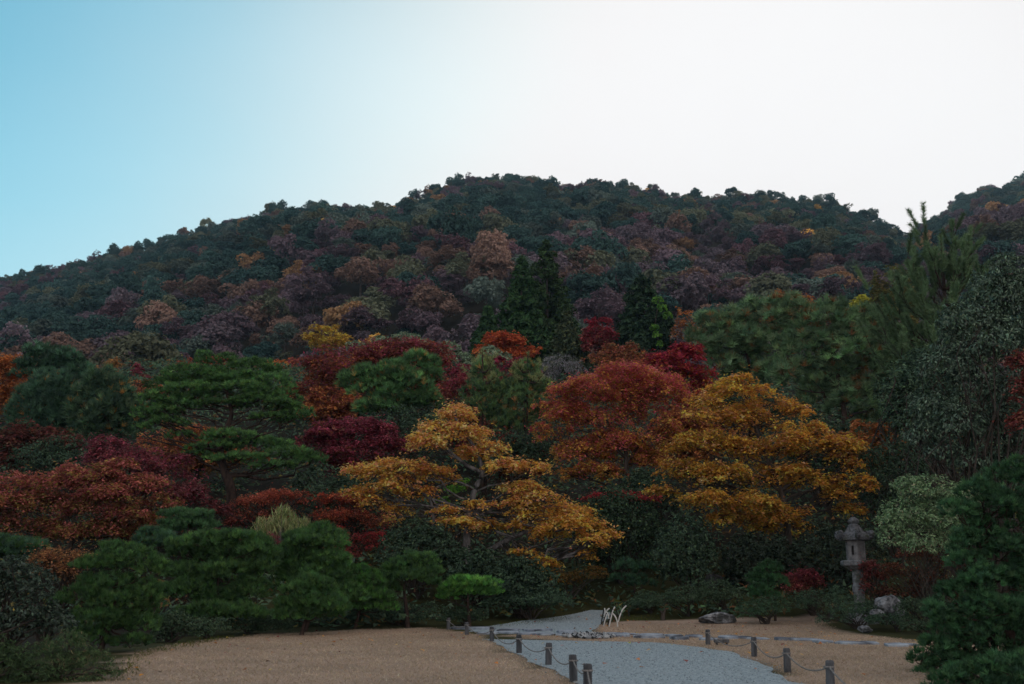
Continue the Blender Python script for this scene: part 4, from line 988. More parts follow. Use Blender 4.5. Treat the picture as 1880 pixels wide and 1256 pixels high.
# evergreen under-storey between and under the maples
UNDER = [
    ('dark broadleaf evergreen filling the shade left of the orange maple trunk', (680, 860, 950, 1075), 39.2, 9, 9000, EVER),
    ('dark glossy shrub bank under the orange maple limbs', (800, 960, 1000, 1120), 38.6, 9, 9000, EVER),
    ('dark evergreen bank behind the low bright pine', (870, 1040, 1020, 1130), 38.0, 8, 8000, EVER),
    ('tall dark evergreen between the orange and gold maples', (1040, 1230, 890, 1080), 43.0, 11, 12000, [(C(.038, .070, .038), 4), (C(.055, .095, .045), 2), (C(.02, .04, .025), 3)]),
    ('dark evergreen thicket below the gold maple', (1190, 1330, 940, 1100), 40.0, 9, 9000, EVER),
    ('deep green thicket behind the stone lantern', (1440, 1640, 950, 1110), 41.0, 10, 9000, [(C(.022, .036, .024), 4), (C(.03, .048, .03), 2)]),
    ('blackish evergreen behind the small lantern-side pine', (1310, 1480, 970, 1110), 41.0, 10, 9000, [(C(.022, .036, .024), 4), (C(.03, .048, .03), 2)]),
    ('dark evergreen shading the gold maple from the glossy tree', (1560, 1720, 790, 1000), 43.0, 10, 9000, EVER),
    ('dark evergreen under the red-orange maple', (1100, 1260, 860, 960), 46.5, 8, 6000, EVER),
    ('dark evergreen bank under the crimson purple bush', (520, 720, 850, 960), 45.5, 9, 7000, EVER),
    ('dark evergreen bank behind the wide red-brown maple', (0, 260, 800, 900), 50.0, 10, 9000, EVER),
    ('shadowy evergreen below the mid-slope pine', (620, 860, 745, 850), 54.5, 9, 8000, EVER),
    ('shadowy evergreen below the two young pines', (850, 1030, 780, 900), 51.0, 9, 8000, EVER),
]
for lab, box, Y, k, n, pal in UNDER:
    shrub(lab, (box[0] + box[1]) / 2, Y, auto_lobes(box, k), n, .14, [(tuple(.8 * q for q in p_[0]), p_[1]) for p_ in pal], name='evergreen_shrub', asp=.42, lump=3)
shrub('bright green sprig glowing behind the orange maple trunk', 835, 42.5, [(835, 900, 18, 10), (815, 920, 14, 8), (850, 885, 12, 8)], 900, .13, [(C(.10, .24, .04), 3), (C(.14, .3, .05), 1)], asp=.5)

# right-hand evergreens
e = shrub('tall glossy evergreen with drooping dark leaves at the frame edge', 1800, 33.5, [(1860, 500, 48, 40), (1820, 545, 50, 46), (1880, 580, 60, 60), (1770, 600, 48, 45), (1830, 640, 70, 55), (1735, 680, 52, 45), (1790, 710, 60, 50), (1860, 720, 60, 60), (1710, 750, 44, 42), (1760, 780, 52, 45), (1830, 800, 60, 50), (1700, 800, 38, 34), (1900, 820, 60, 60), (1740, 830, 44, 30), (1940, 640, 60, 90), (1790, 850, 50, 30), (1800, 590, 40, 40), (1750, 640, 40, 40), (1850, 550, 50, 50), (1880, 760, 60, 60)], 48000, .145, EVER_K, mat='waxy', name='evergreen_tree', cat='tree', asp=.36, hang=1.1, lump=6, r0=.05, up=.45)
shrub('rounded pale green rhododendron beside the stone lantern', 1700, 31.5, [(1700, 900, 60, 30), (1660, 945, 45, 34), (1720, 950, 60, 45), (1650, 990, 38, 30), (1700, 1000, 50, 34), (1760, 920, 40, 36), (1760, 980, 40, 40), (1640, 960, 34, 30)], 16000, .11, EVER_L, mat='ever', name='rhododendron_shrub', r0=.014, asp=.36, lump=8, up=.7)
maple('dim red maple showing at the frame edge past the glossy evergreen', 1900, 31, [(1880, 660, 26, 30), (1890, 720, 30, 40), (1875, 775, 30, 26), (1920, 700, 40, 60)], 5000, .09, DKRED, DKRED, r0=.08)
# foreground pine at the right
pine('dense dark green pine filling the near corner beside the rope fence', 1860, 17, [(1850, 880, 44, 26), (1790, 905, 36, 20), (1760, 945, 34, 18), (1830, 935, 44, 24), (1880, 960, 40, 40), (1800, 985, 46, 24), (1850, 1020, 50, 28), (1770, 1040, 38, 22), (1810, 1070, 46, 24), (1880, 1070, 40, 34), (1750, 1100, 36, 20), (1810, 1125, 50, 26), (1870, 1140, 44, 34), (1740, 1155, 40, 22), (1800, 1180, 50, 26), (1715, 1195, 30, 18), (1860, 1205, 50, 30), (1740, 1225, 46, 22), (1800, 1245, 56, 26), (1700, 1245, 24, 14), (1900, 1100, 50, 60), (1960, 1000, 80, 80), (1960, 1180, 80, 80), (1860, 1262, 60, 26), (1725, 1130, 26, 16), (1790, 1085, 36, 20), (1690, 1215, 22, 14), (1770, 1000, 34, 18), (1830, 1165, 50, 30), (1770, 1205, 44, 26), (1745, 1258, 50, 18), (1840, 1275, 80, 22), (1930, 1270, 60, 30)], 74, 18, .115, .014, [(C(.030, .080, .034), 4), (C(.042, .098, .040), 2), (C(.020, .052, .026), 3)], r0=.1, sub=6, subr=.4, deep=1.0, zlo=-.2)
pine('low spreading pine boughs in the near corner below the dense dark pine', 1800, 14.7, [(1740, 1262, 46, 20), (1800, 1248, 54, 24), (1870, 1240, 56, 30), (1830, 1272, 60, 22), (1920, 1250, 60, 34)], 74, 18, .115, .014, [(C(.030, .080, .034), 4), (C(.042, .098, .040), 2), (C(.020, .052, .026), 3)], r0=.05, sub=6, subr=.4, deep=.9, zlo=-.2)
# shrubs round the lantern
pine('small upright pine beside the dark red azalea, left of the lantern', 1408, 36.5, [(1415, 1048, 26, 13), (1395, 1068, 24, 13), (1425, 1075, 26, 14), (1405, 1095, 30, 14)], 40, 18, .15, .016, [(C(.03, .08, .03), 3), (C(.022, .058, .026), 2)], r0=.05, sub=5)
shrub('dark low juniper mound at the foot of the small upright pine', 1395, 35.5, [(1395, 1120, 42, 20), (1425, 1115, 30, 22), (1370, 1128, 26, 14)], 4500, .07, [(C(.028, .06, .034), 3), (C(.04, .08, .04), 2)], asp=.3, name='juniper_shrub')
spray_shrub('dark red azalea left of the stone lantern', 1475, 37.6, [(1475, 1060, 34, 12), (1460, 1078, 28, 10), (1495, 1070, 22, 14)], 4500, .075, DKRED, [(C(.13, .025, .034), 3), (C(.10, .025, .03), 2)])
spray_shrub('red-leaved nandina against the lantern shaft', 1605, 35.2, [(1598, 1040, 20, 12), (1608, 1058, 22, 14), (1590, 1075, 14, 14)], 2200, .075, DKRED, [(C(.16, .04, .042), 3), (C(.13, .05, .04), 2)], name='nandina_shrub')
spray_shrub('brown-red thin-leaved shrub behind the pale boulder', 1680, 34.6, [(1680, 1015, 40, 20), (1730, 1010, 36, 24), (1650, 1045, 40, 18), (1700, 1060, 44, 22), (1660, 1085, 46, 20), (1730, 1080, 30, 24), (1740, 1030, 40, 30)], 7000, .075, [(C(.08, .03, .02), 1)], [(C(.13, .045, .025), 3), (C(.10, .035, .022), 2)], name='autumn_shrub')
for lab, pxb, Y, lbs, n, sz_ in (
    ('low dark azalea mound in front of the lantern base', 1555, 33.6, [(1562, 1116, 44, 26), (1530, 1136, 34, 18), (1592, 1126, 34, 22)], 5600, .06),
    ('low dark azalea mound before the pale boulder', 1625, 32.6, [(1625, 1140, 34, 15), (1655, 1138, 24, 14)], 3200, .06),
    ('spreading low shrub between the pale boulder and the near pine', 1690, 31, [(1680, 1115, 36, 18), (1715, 1120, 30, 24), (1668, 1140, 20, 14)], 4500, .06),
    ('small rounded shrub touching the lawn beside the near pine', 1680, 29.5, [(1675, 1152, 22, 12), (1700, 1150, 18, 14)], 1800, .055),
    ('low shrub filling behind the dark red azalea by the lantern', 1500, 36.2, [(1500, 1100, 44, 18), (1470, 1110, 36, 16), (1540, 1095, 30, 20)], 5000, .06),
    ('leafy low shrub behind the flat grey rock', 1320, 38.2, [(1310, 1085, 36, 22), (1340, 1095, 30, 18), (1290, 1100, 34, 18)], 4500, .075),
    ('low leafy shrub between the two small pines', 1255, 38, [(1255, 1095, 36, 22), (1220, 1105, 30, 18)], 4000, .07),
    ('clipped dark shrub beside the back path bend', 1190, 39, [(1190, 1105, 32, 20), (1165, 1112, 24, 14)], 3500, .07),
    ('weedy dark shrub at the edge of the back path', 975, 37.5, [(975, 1100, 50, 24), (930, 1108, 40, 22), (1020, 1100, 34, 20)], 6000, .08),
    ('rounded leafy shrub at the first rope post', 855, 35.4, [(855, 1128, 32, 18), (835, 1135, 24, 14), (880, 1132, 18, 14)], 3500, .07),
    ('dark clipped shrub band under the pine with a visible trunk', 740, 34.8, [(690, 1125, 50, 28), (745, 1130, 44, 26), (790, 1128, 34, 24)], 7000, .07),
    ('dark clipped shrub band under the vivid small pine', 620, 34.2, [(580, 1142, 44, 18), (630, 1132, 44, 26), (540, 1150, 36, 14)], 6500, .07),
    ('glossy low shrub at the lawn edge below the broad front pine', 470, 31.5, [(450, 1148, 40, 20), (500, 1148, 40, 18)], 5000, .07),
    ('leafy shrub with pale flower heads at the lawn edge', 330, 26.5, [(320, 1145, 34, 28), (360, 1155, 34, 22), (300, 1165, 24, 22)], 5000, .075),
    ('low round shrub between pale-headed shrub and broad front pine', 400, 28.5, [(395, 1150, 30, 18), (370, 1160, 24, 14)], 3000, .06)):
    shrub(lab, pxb, Y, lbs, n, sz_, EVER if 'dark' in lab else [(C(.036, .062, .034), 4), (C(.055, .085, .045), 2), (C(.025, .045, .027), 3)], asp=.42, lump=4)
pine('thin dark little pine with a bare stem beside the back path', 1165, 40, [(1150, 1045, 26, 12), (1185, 1050, 26, 12), (1140, 1068, 24, 10), (1180, 1075, 30, 12)], 24, 16, .18, .018, [(C(.022, .055, .03), 3), (C(.03, .07, .034), 2)], r0=.05, sub=4)
shrub('brown-leaved weed clump beside the back path boulder', 1040, 40.5, [(1040, 1065, 34, 18), (1085, 1055, 34, 16)], 2200, .10, [(C(.13, .07, .02), 2), (C(.07, .06, .02), 2)], mat='leaf', name='autumn_shrub', asp=.5)

# the front row of pruned pines along the lawn
FP = dict(dens=46, nn=20, ln=.15, wd=.014, sub=6, subr=.42)
def front(label, pxb, Y, lbs, pal=PINE, r0=.07, dens=None, ln=None, **kw):
    d = dict(FP); s = Y / 30.0
    d['dens'] = dens or 52 / s; d['wd'] = .014 * s ** .6; d['ln'] = ln or .18
    lbs = [(a_[0], a_[1], a_[2] * 1.12, a_[3] * 1.05) for a_ in lbs]; d['up'] = 1.0; d['spread'] = (.1, .85); d.update(kw); return pine(label, pxb, Y, lbs, d.pop('dens'), d.pop('nn'), d.pop('ln'), d.pop('wd'), pal, r0=r0, **d)
front('front-row pine with a flat vivid green top pad nearest the weedy bank', 210, 22.5, [(190, 1042, 48, 15), (255, 1030, 36, 20), (215, 1015, 34, 12), (275, 1055, 28, 24), (200, 1075, 44, 16), (150, 1105, 46, 22), (215, 1110, 50, 22), (265, 1110, 34, 26), (190, 1150, 56, 24), (250, 1150, 40, 26), (170, 1180, 40, 16), (240, 1185, 36, 12)], PINE, dens=60, ln=.14, zlo=-.2)
front('broad rounded front pine, largest of the pruned lawn-side row', 400, 30.5, [(380, 1000, 44, 16), (440, 998, 44, 16), (345, 1020, 36, 18), (410, 1025, 50, 20), (470, 1015, 32, 16), (350, 1055, 46, 22), (420, 1060, 50, 22), (475, 1050, 30, 24), (340, 1095, 44, 22), (400, 1100, 50, 24), (460, 1095, 40, 26), (385, 1130, 50, 18), (440, 1130, 44, 18), (330, 1010, 24, 14)], PINE, zlo=-.2)
front('tall domed front pine with bluish tip behind the vivid small pine', 570, 32.5, [(585, 985, 34, 15), (560, 1000, 40, 16), (610, 1005, 30, 18), (540, 1025, 44, 18), (600, 1035, 42, 20), (560, 1055, 50, 18), (620, 1060, 24, 18), (520, 1045, 28, 18), (540, 1080, 40, 20), (610, 1085, 34, 20), (640, 1100, 30, 18)], PINE, zlo=-.2)
front('vivid small front pine before the tall domed pine', 565, 30.5, [(570, 1075, 34, 11), (545, 1090, 30, 12), (590, 1095, 26, 14), (560, 1112, 42, 15), (580, 1130, 40, 16), (540, 1135, 34, 14), (610, 1120, 26, 16)], PINE_V[2:] + PINE, zlo=-.2)
front('low tufted front pine between the domed pine and the visible-trunk pine', 660, 33.5, [(660, 1055, 32, 11), (645, 1075, 30, 12), (680, 1075, 28, 13), (665, 1095, 46, 14), (700, 1105, 28, 12), (650, 1115, 40, 14), (690, 1120, 34, 12)], PINE_V[:1] + PINE)
front('front pine with a round head on a visible bent trunk', 755, 34.2, [(770, 1035, 32, 12), (740, 1045, 30, 12), (785, 1052, 24, 14), (720, 1062, 26, 13), (755, 1065, 38, 14), (790, 1072, 20, 12), (715, 1085, 20, 10)], PINE, r0=.09)
front('low flat bright green pine nearest the rope posts', 865, 35, [(850, 1074, 34, 9), (885, 1076, 30, 9), (830, 1088, 26, 9), (870, 1092, 36, 9), (900, 1092, 18, 8), (822, 1100, 18, 8)], PINE_V)
front('small dark pine peeping over between the front pines', 290, 33, [(280, 988, 28, 11), (300, 1000, 28, 12), (265, 1003, 22, 10)], PINE_D + PINE[:1])
front('small grey-green pine standing up below the red-brown maple', 345, 37.5, [(330, 950, 30, 10), (362, 952, 26, 10), (345, 968, 44, 11), (378, 968, 16, 9), (315, 975, 22, 10)], [(C(.055, .12, .05), 3), (C(.04, .085, .04), 2)], r0=.08)
front('low dark pine at the frame edge behind the tawny shrub', 30, 27, [(10, 1005, 40, 12), (55, 1008, 34, 11), (-40, 1010, 40, 16), (20, 1025, 50, 12)], PINE_D + PINE[:1])
# near left bank
spray_shrub('tawny brown-leaved shrub behind the near dark broadleaf', 110, 24, [(110, 1020, 44, 20), (150, 1015, 24, 14), (75, 1030, 30, 18), (110, 1050, 44, 22)], 5000, .055, [(C(.10, .05, .03), 1)], [(C(.24, .12, .05), 3), (C(.16, .07, .035), 3)], name='autumn_shrub')
shrub('dark glossy broadleaf shrub at the near frame edge', 30, 18, [(30, 1050, 46, 30), (70, 1075, 36, 34), (10, 1100, 50, 40), (70, 1120, 40, 36), (-40, 1080, 50, 60), (100, 1150, 40, 30), (30, 1150, 50, 34)], 9000, .075, [(C(.035, .055, .04), 4), (C(.05, .075, .048), 2), (C(.02, .034, .025), 3), (C(.22, .16, .03), .06)], mat='waxy', asp=.42, lump=5)
WEED = [(C(.050, .085, .034), 4), (C(.075, .115, .05), 2), (C(.13, .105, .06), 1), (C(.03, .05, .026), 3)]
shrub('rounded feathery weed clump in the near corner by the lawn', 130, 15.8, [(120, 1195, 52, 40), (165, 1220, 44, 34), (90, 1230, 60, 36), (200, 1243, 30, 20), (140, 1255, 60, 24)], 9000, .075, WEED, mat='leaf', name='weed_clump', cat='weeds', asp=.14, hang=-.9, lump=6, rin=.55)
shrub('darker arching fern clump at the near frame edge', 20, 15.4, [(20, 1215, 50, 38), (-30, 1200, 50, 50), (60, 1240, 44, 26), (10, 1260, 60, 26)], 7000, .085, WEED[:1] + WEED[3:], mat='leaf', name='weed_clump', cat='weeds', asp=.16, hang=.5, lump=6, rin=.55)
# low ground cover under everything on the slope
n = 100000; x = rng.uniform(-40, 40, n); y = 33 + 84 * rng.random(n) ** 1.35
k = (np.abs(x) < .62 * y + 3) & ~(in_poly(x, y, gb) | inl(x, y) | in_poly(x, y, mossp) | in_poly(x, y, mossq)); k &= ~((y < 36.5) & (x > -3.2)); x, y = x[k], y[k]; n = len(x)
hm = 0.3 + 3.2 * np.clip(fbm(x / 2.2, y / 2.2, 3) - .35, 0, 1) * np.clip((y - 35) / 7, .12, 1) * np.clip(np.abs(x - 2.2) / 3.0, .25, 1)
P = np.stack([x, y, ground_z(x, y) + hm * rng.random(n) ** .5], 1)
LEAF_TRI = True
V, Fc = leaf_quads(P, rng.normal(0, .5, (n, 3)) + [0, -.3, 1], rng.normal(0, 1, (n, 3)), rng.uniform(.12, .28, n) * (.6 + y / 90), .5)
tag(obj('undergrowth', build_mesh('undergrowth', V, Fc, MAT['ever'], np.repeat(jitter(pick(EVER + [(C(.10, .05, .02), 1), (C(.09, .08, .025), 1)], n)), 3, 0))), 'dark mixed undergrowth covering the garden slope', 'undergrowth', kind='stuff')

# fallen leaves on turf and gravel
n = 1500; x = rng.uniform(-8, 14, n); y = rng.uniform(14, 44, n); k = (inl(x, y) | in_poly(x, y, gm) | in_poly(x, y, gb)) & (rng.random(n) < np.clip((y - 12) / 26, .1, 1)); x, y = x[k], y[k]; n = len(x)
V, Fc = leaf_quads(np.stack([x, y, ground_z(x, y) + .045], 1), rng.normal(0, .25, (n, 3)) + [0, 0, 1], rng.normal(0, 1, (n, 3)), rng.uniform(.04, .09, n), .8)
tag(obj('fallen_leaves', build_mesh('fallen_leaves', V, Fc, MAT['leaf'], np.repeat(jitter(pick(ORANGE + DKRED + RUST + [(C(.09, .06, .04), 9)], n)), 3, 0)) ), 'scattered fallen leaves on the turf and gravel', 'leaves', kind='stuff')
# ------------------------------------------------------------------ stone lantern
def ring_prism(n, secs, rot=0.0, jit=0.0):
    """stack of n-gon rings (z, r) closed at both ends"""
    V = []; Fs = []
    for z, r in secs:
        for i in range(n):
            a = rot + 2 * math.pi * i / n; q = r * (1 + random.gauss(0, jit)); V.append((math.cos(a) * q, math.sin(a) * q, z))
    m = len(secs)
    for k in range(m - 1):
        for i in range(n):
            j = (i + 1) % n; Fs.append((k * n + i, k * n + j, (k + 1) * n + j, (k + 1) * n + i))
    Fs.append(tuple(range(n))[::-1]); Fs.append(tuple(range((m - 1) * n, m * n)))
    return V, Fs
YL = 36.0; lx_ = at(1570, 1000, YL).x; lz = gz(lx_, YL); LB = Vector((lx_, YL, lz))
sL = pix(1570, 1040, YL); zpx = lambda py: at(1570, py, YL).z - lz
lan = root('stone_lantern', 'tall grey stone lantern with scrolled hexagonal roof', 'lantern', LB)
HR = math.radians(22)
def add(nm, VF, m, par=lan, sm=False): return obj(nm, poly_mesh(nm, VF[0], VF[1], m, sm), par)
add('base', ring_prism(6, [(-.1, .62), (.12, .62), (.17, .58), (.30, .46), (.36, .30)], HR), MAT['lantern'])
z0, z1 = .35, zpx(1047)
zr = zpx(1080)
add('shaft', ring_prism(24, [(z0, .20), (zr - .14, .188), (zr - .13, .21), (zr - .03, .215), (zr, .215), (zr + .09, .215), (zr + .10, .192), (z1 - .04, .184), (z1, .195)], 0, .008), MAT['lantern'], sm=False)
za, zb_ = zpx(1047), zpx(1029)
add('platform', ring_prism(6, [(za, .25), (za + .10, .40), (za + .16, .55), (za + .20, .57), (zb_ - .03, .575), (zb_, .55)], HR, .01), MAT['lantern'])
# firebox: six panels with sunk slots, interior shade put in as black
zf0, zf1 = zb_, zpx(993); hf = zf1 - zf0; Rf = .345
fb = add('firebox', ring_prism(6, [(zf0, Rf * .72), (zf1, Rf * .72)], HR), MAT['hoop_slot_dark'])  # core coloured near-black to stand for the unlit inside
for i in range(6):
    a0 = HR + 2 * math.pi * i / 6; a1 = HR + 2 * math.pi * (i + 1) / 6
    p0 = np.array([math.cos(a0), math.sin(a0)]) * Rf; p1 = np.array([math.cos(a1), math.sin(a1)]) * Rf
    nrm = (p0 + p1) / np.linalg.norm(p0 + p1); wdt = np.linalg.norm(p1 - p0)
    outer = [(0.0, 0.0), (1.0, 0.0), (1.0, 1.0), (0.0, 1.0)]
    facing = -nrm[1]
    if i % 2 == 0:      # plain panel, shallow sunk field
        inner = [(.2, .18), (.8, .18), (.8, .82), (.2, .82)]; dep = .02
    else:               # window slot
        inner = [(.36, .30), (.62, .24), (.64, .76), (.40, .72)]; dep = .11
    V = []; Fs = []
    for lst, d in ((outer, 0), (inner, 0), (inner, dep)):
        for u, v in lst:
            q = p0 + (p1 - p0) * u - nrm * d; V.append((q[0], q[1], zf0 + v * hf))
    for j in range(4):
        k = (j + 1) % 4; Fs.append((j, k, 4 + k, 4 + j)); Fs.append((4 + j, 4 + k, 8 + k, 8 + j))
    Fs.append((8, 9, 10, 11))
    o = poly_mesh('panel', V, Fs, MAT['warm']); o.materials.append(MAT['hoop_slot_dark'])
    if i % 2: o.polygons[len(o.polygons) - 1].material_index = 1  # slot back carries the painted interior shade
    obj('panel', o, fb)
zr0, zr1 = zf1, zpx(966)
roof = add('roof', ring_prism(6, [(zr0 - .0, .40), (zr0 + .02, .57), (zr0 + .12, .60), (zr0 + .20, .49), (zr0 + .34, .33), (zr0 + .48, .24), (zr1 + .02, .18)], HR, .015), MAT['mossy'])
for i in range(6):
    a = HR + 2 * math.pi * i / 6
    pts = [(.40, .18), (.49, .14), (.56, .12), (.62, .16), (.63, .24), (.58, .28), (.54, .24)]
    p = smooth_path([(math.cos(a) * r, math.sin(a) * r, zr0 + z) for r, z in pts], 3)
    V, Fc = tube(p, np.interp(np.linspace(0, 1, len(p)), [0, .4, .8, 1], [.07, .095, .095, .05]), 8)
    obj('scroll', build_mesh('scroll', V, Fc, MAT['mossy'], smooth_sh=True), roof)
zt0, zt1 = zr1, zpx(949); hh = zt1 - zt0
fin = [(zt0 - .02, .20), (zt0 + .06 * hh, .21), (zt0 + .16 * hh, .15), (zt0 + .24 * hh, .13), (zt0 + .34 * hh, .18), (zt0 + .5 * hh, .20), (zt0 + .68 * hh, .18), (zt0 + .85 * hh, .12), (zt0 + .95 * hh, .06), (zt1, .015)]
add('finial', ring_prism(16, fin, 0, .02), MAT['mossy'], sm=True)

# ------------------------------------------------------------------ boulders
import bmesh
def boulder(label, px_, py_base, wpx, hpx, Y, mat, seed, flatten=1.0, deep=.8):
    s = pix(px_, py_base, Y); x = at(px_, py_base, Y).x; z0 = at(px_, py_base, Y).z
    bm = bmesh.new(); bmesh.ops.create_icosphere(bm, subdivisions=4, radius=1)
    r = np.random.default_rng(seed); axes = unit(r.normal(0, 1, (16, 3))); cut = r.uniform(.62, .95, 16)
    for v in bm.verts:
        p = np.array(v.co); d = axes @ p; k = np.maximum(d - cut, 0)
        p = p - (axes * (k * .9)[:, None]).sum(0) * .8
        p *= 1 + .20 * (fbm(p[0] * 3.2 + p[1] * 2 + seed + 9, p[1] * 3 + p[2] * 4.5 + 20, 5) - .5) * 2
        v.co = p * [wpx * s * .55, wpx * s * .55 * deep, hpx * s * .85] + np.array([0, 0, hpx * s * .15])
    me = bpy.data.meshes.new('boulder'); bm.to_mesh(me); bm.free(); me.materials.append(mat)
    zb2 = min(z0, gz(x, Y))
    return tag(obj('boulder', me, None, (x, Y, z0)), label, 'boulder')
boulder('pale craggy boulder beside the lantern shrubs', 1632, 1122, 52, 32, 33.6, MAT['rock'], 4)
boulder('low flat grey rock at the lawn edge under leafy shrubs', 1314, 1139, 66, 16, 36.0, MAT['rock'], 7, deep=.6)
boulder('tiny flat stone on the lawn below the lantern shrubs', 1588, 1157, 26, 8, 32.0, MAT['rock'], 12)
boulder('dark mossy boulder where the back path vanishes', 1076, 1108, 62, 32, 44, MAT['darkrock'], 21)
boulder('dark boulder in the shade behind the low leafy shrub', 1312, 1080, 46, 30, 41.5, MAT['darkrock'], 25)
boulder('shadowed upright rock below the gold maple', 1342, 1048, 36, 30, 44, MAT['darkrock'], 28)
boulder('small pale stone tucked beside the craggy boulder', 1610, 1128, 24, 10, 33.0, MAT['rock'], 33)

# ------------------------------------------------------------------ rope fences
def fence(label, feet, hts, rope_ends, lens):
    base = on_ground(*feet[0]) if feet[0][1] < 1262 else None
    pts = [on_ground(px, py) for px, py in feet]
    e = root('rope_fence', label, 'fence', pts[0])
    loc = lambda p: np.array(p) - np.array(pts[0])
    tops = []
    for p, h in zip(pts, hts):
        n = 12; lean = np.array([random.gauss(0, .018), random.gauss(0, .018)])
        V = []; Fs = []
        secs = [(-.15, .058), (h * .3, .060), (h * .7, .057), (h - .03, .058), (h - .006, .052), (h, .042)]
        for z, r in secs:
            for i in range(n):
                a = 2 * math.pi * i / n; q = r * (1 + random.gauss(0, .02)); V.append(tuple(loc(p) + [math.cos(a) * q + lean[0] * z, math.sin(a) * q + lean[1] * z, z]))
        for k in range(len(secs) - 1):
            for i in range(n): Fs.append((k * n + i, k * n + (i + 1) % n, (k + 1) * n + (i + 1) % n, (k + 1) * n + i))
        Fs.append(tuple(range((len(secs) - 1) * n, len(secs) * n)))
        obj('post', poly_mesh('post', V, Fs, MAT['post']), e); tops.append(loc(p) + [0, 0, h * .78])
        # a turn of rope round the post
        a = np.linspace(0, 2 * math.pi, 13); ring = np.stack([np.cos(a) * .066, np.sin(a) * .066, np.zeros(13)], 1) + tops[-1]
        V, Fc = tube(ring, np.full(13, .013), 5); obj('rope_knot', build_mesh('rope_knot', V, Fc, MAT['rope']), e)
    ch = tops + ([np.array(r) - np.array(pts[0]) for r in rope_ends] if rope_ends else [])
    for a, b in zip(ch[:-1], ch[1:]):
        t = np.linspace(0, 1, 15)[:, None]; d = np.linalg.norm(b - a); p = a + (b - a) * t; p[:, 2] -= (.035 * d + .03) * (4 * t * (1 - t))[:, 0]
        V, Fc = tube(p, np.full(15, .011), 5); obj('rope', build_mesh('rope', V, Fc, MAT['rope'], smooth_sh=True), e)
g0 = on_ground(1078, 1272)
fence('low rope fence of round posts along the dry lawn edge, left of the gravel', [(823, 1156), (857, 1166), (903, 1178), (953, 1200), (1007, 1222), (1053, 1252), (1079, 1276)], [.37, .37, .37, .38, .385, .38, .38], [(on_ground(1100, 1330) + Vector((0, 0, .3)))], None)
fence('low rope fence of round posts across the lawn, on the lantern side of the gravel', [(1300, 1184), (1385, 1206), (1446, 1235), (1525, 1268)], [.36, .38, .38, .385], [(on_ground(1640, 1330) + Vector((0, 0, .3)))], None)
# little wooden rail end at the first post on the lantern side
p = on_ground(1301, 1184); V = []
o_ = root('bench_plank', 'short dark plank lying on the stones beside the first lantern-side post', 'plank', p + Vector((.12, .0, 0)))
bm = bmesh.new(); bmesh.ops.create_cube(bm, size=1)
for v in bm.verts: v.co = Vector((v.co.x * .36 + .20, v.co.y * .14, v.co.z * .08 + .09))
bmesh.ops.bevel(bm, geom=bm.edges[:], offset=.008, segments=1, affect='EDGES')
me = bpy.data.meshes.new('plank'); bm.to_mesh(me); bm.free(); me.materials.append(MAT['post']); obj('plank', me, o_)
for dx in (.08, .32):
    V, Fc = tube([(dx, 0, -.05), (dx, 0, .07)], [.03, .03], 6); obj('peg', build_mesh('peg', V, Fc, MAT['post']), o_)

# ------------------------------------------------------------------ bent bamboo hoops at the path corner
hb = on_ground(1122, 1150)
hoops = root('hoop_edging', 'low edging of bent black and white bamboo hoops at the back path corner', 'edging', hb)
def hoop(pts, r, m):
    P = []
    for (x, y, dY) in pts: P.append(np.array(at(x, y, hb.y + dY)) - np.array(hb))
    p = smooth_path(P, 5); V, Fc = tube(p, np.full(len(p), r), 7); obj('hoop', build_mesh('hoop', V, Fc, MAT[m], smooth_sh=True), hoops)
hoop([(1104, 1146, .2), (1106, 1132, .2), (1109, 1118, .2)], .022, 'hoop_slot_dark')
hoop([(1109, 1133, .0), (1111, 1125, .0), (1110, 1117, .1)], .022, 'hoopw')
hoop([(1107, 1148, .0), (1110, 1134, .0), (1114, 1124, .0)], .022, 'hoop_slot_dark')
hoop([(1113, 1125, -.1), (1115, 1120, -.1), (1119, 1117, -.1)], .022, 'hoopw')
hoop([(1108, 1150, -.1), (1110, 1142, -.1), (1114, 1128, -.1)], .020, 'hoopw')
hoop([(1114, 1124, -.2), (1117, 1129, -.2), (1118, 1136, -.2)], .022, 'hoopw')
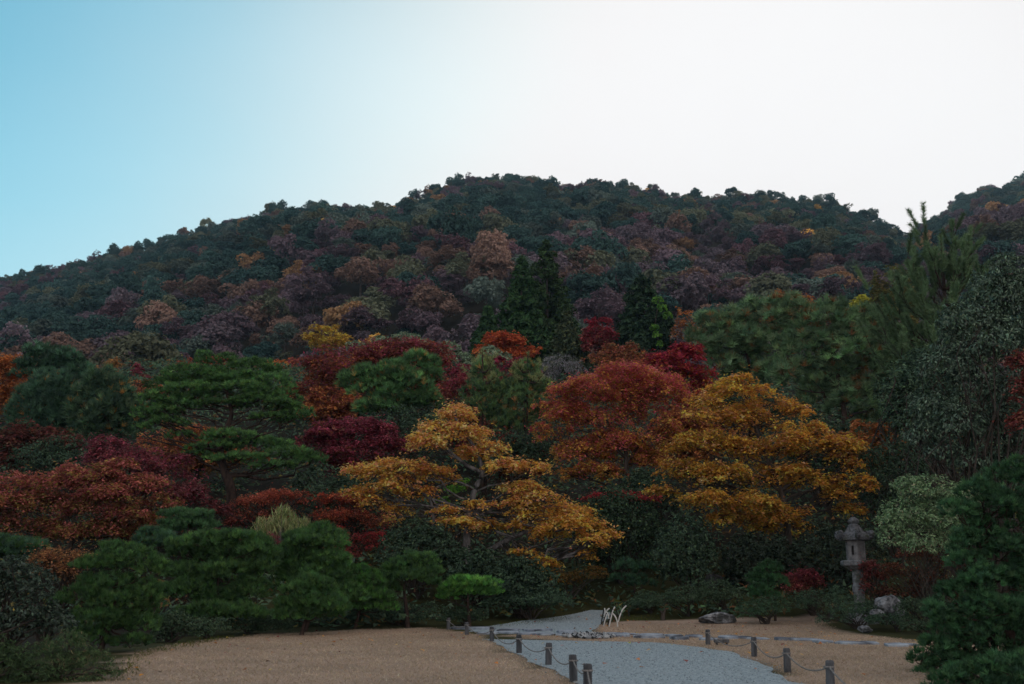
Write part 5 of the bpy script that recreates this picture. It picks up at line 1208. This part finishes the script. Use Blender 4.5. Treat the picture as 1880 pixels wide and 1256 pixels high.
hoop([(1115, 1151, -.1), (1119, 1136, -.1), (1123, 1126, -.1), (1124, 1119, -.1)], .024, 'hoop_slot_dark')
hoop([(1118, 1152, -.2), (1121, 1138, -.2), (1125, 1122, -.2), (1129, 1114, -.2)], .022, 'hoopw')
hoop([(1123, 1125, -.3), (1129, 1131, -.3), (1133, 1141, -.3), (1134, 1153, -.3)], .024, 'hoopw')
hoop([(1131, 1118, .0), (1133, 1126, .0), (1137, 1135, .0)], .022, 'hoop_slot_dark')
hoop([(1135, 1142, -.1), (1139, 1128, -.1), (1144, 1118, -.1), (1150, 1112, -.1)], .023, 'hoopw')
hoop([(1153, 1119, .6), (1155, 1131, .6)], .02, 'hoop_slot_dark')
# small forked stump
sb = on_ground(1217, 1139); st = root('tree_stump', 'small dark forked stump standing in the moss', 'stump', sb)
V, Fc = join([tube([(0, 0, -.1), (.01, 0, .14), (.03, 0, .24)], [.10, .08, .07], 8), tube([(.02, 0, .18), (.07, 0, .3), (.12, .0, .42)], [.06, .045, .03], 7), tube([(.02, 0, .18), (-.03, 0, .27), (-.08, 0, .33)], [.05, .035, .02], 7)])
obj('stump', build_mesh('stump', V, Fc, MAT['bark'], smooth_sh=True), st)

# ------------------------------------------------------------------ thin air
hz = bpy.data.meshes.new('haze')
x0, x1, y0, y1, z0, z1 = -700, 700, -70, 1040, -200, 330
hz.from_pydata([(x, y, z) for z in (z0, z1) for y in (y0, y1) for x in (x0, x1)], [], [(0, 2, 3, 1), (4, 5, 7, 6), (0, 1, 5, 4), (2, 6, 7, 3), (0, 4, 6, 2), (1, 3, 7, 5)])
m, t, o = new_mat('thin_blue_haze')
pv = t.nodes.new('ShaderNodeVolumePrincipled'); pv.inputs['Color'].default_value = (.50, .76, 1.0, 1); pv.inputs['Density'].default_value = 0.00015
pv.inputs['Anisotropy'].default_value = 0.2
t.links.new(pv.outputs[0], o.inputs['Volume']); hz.materials.append(m)
tag(obj('haze', hz), 'thin blue autumn haze in the valley air', 'haze', kind='stuff')
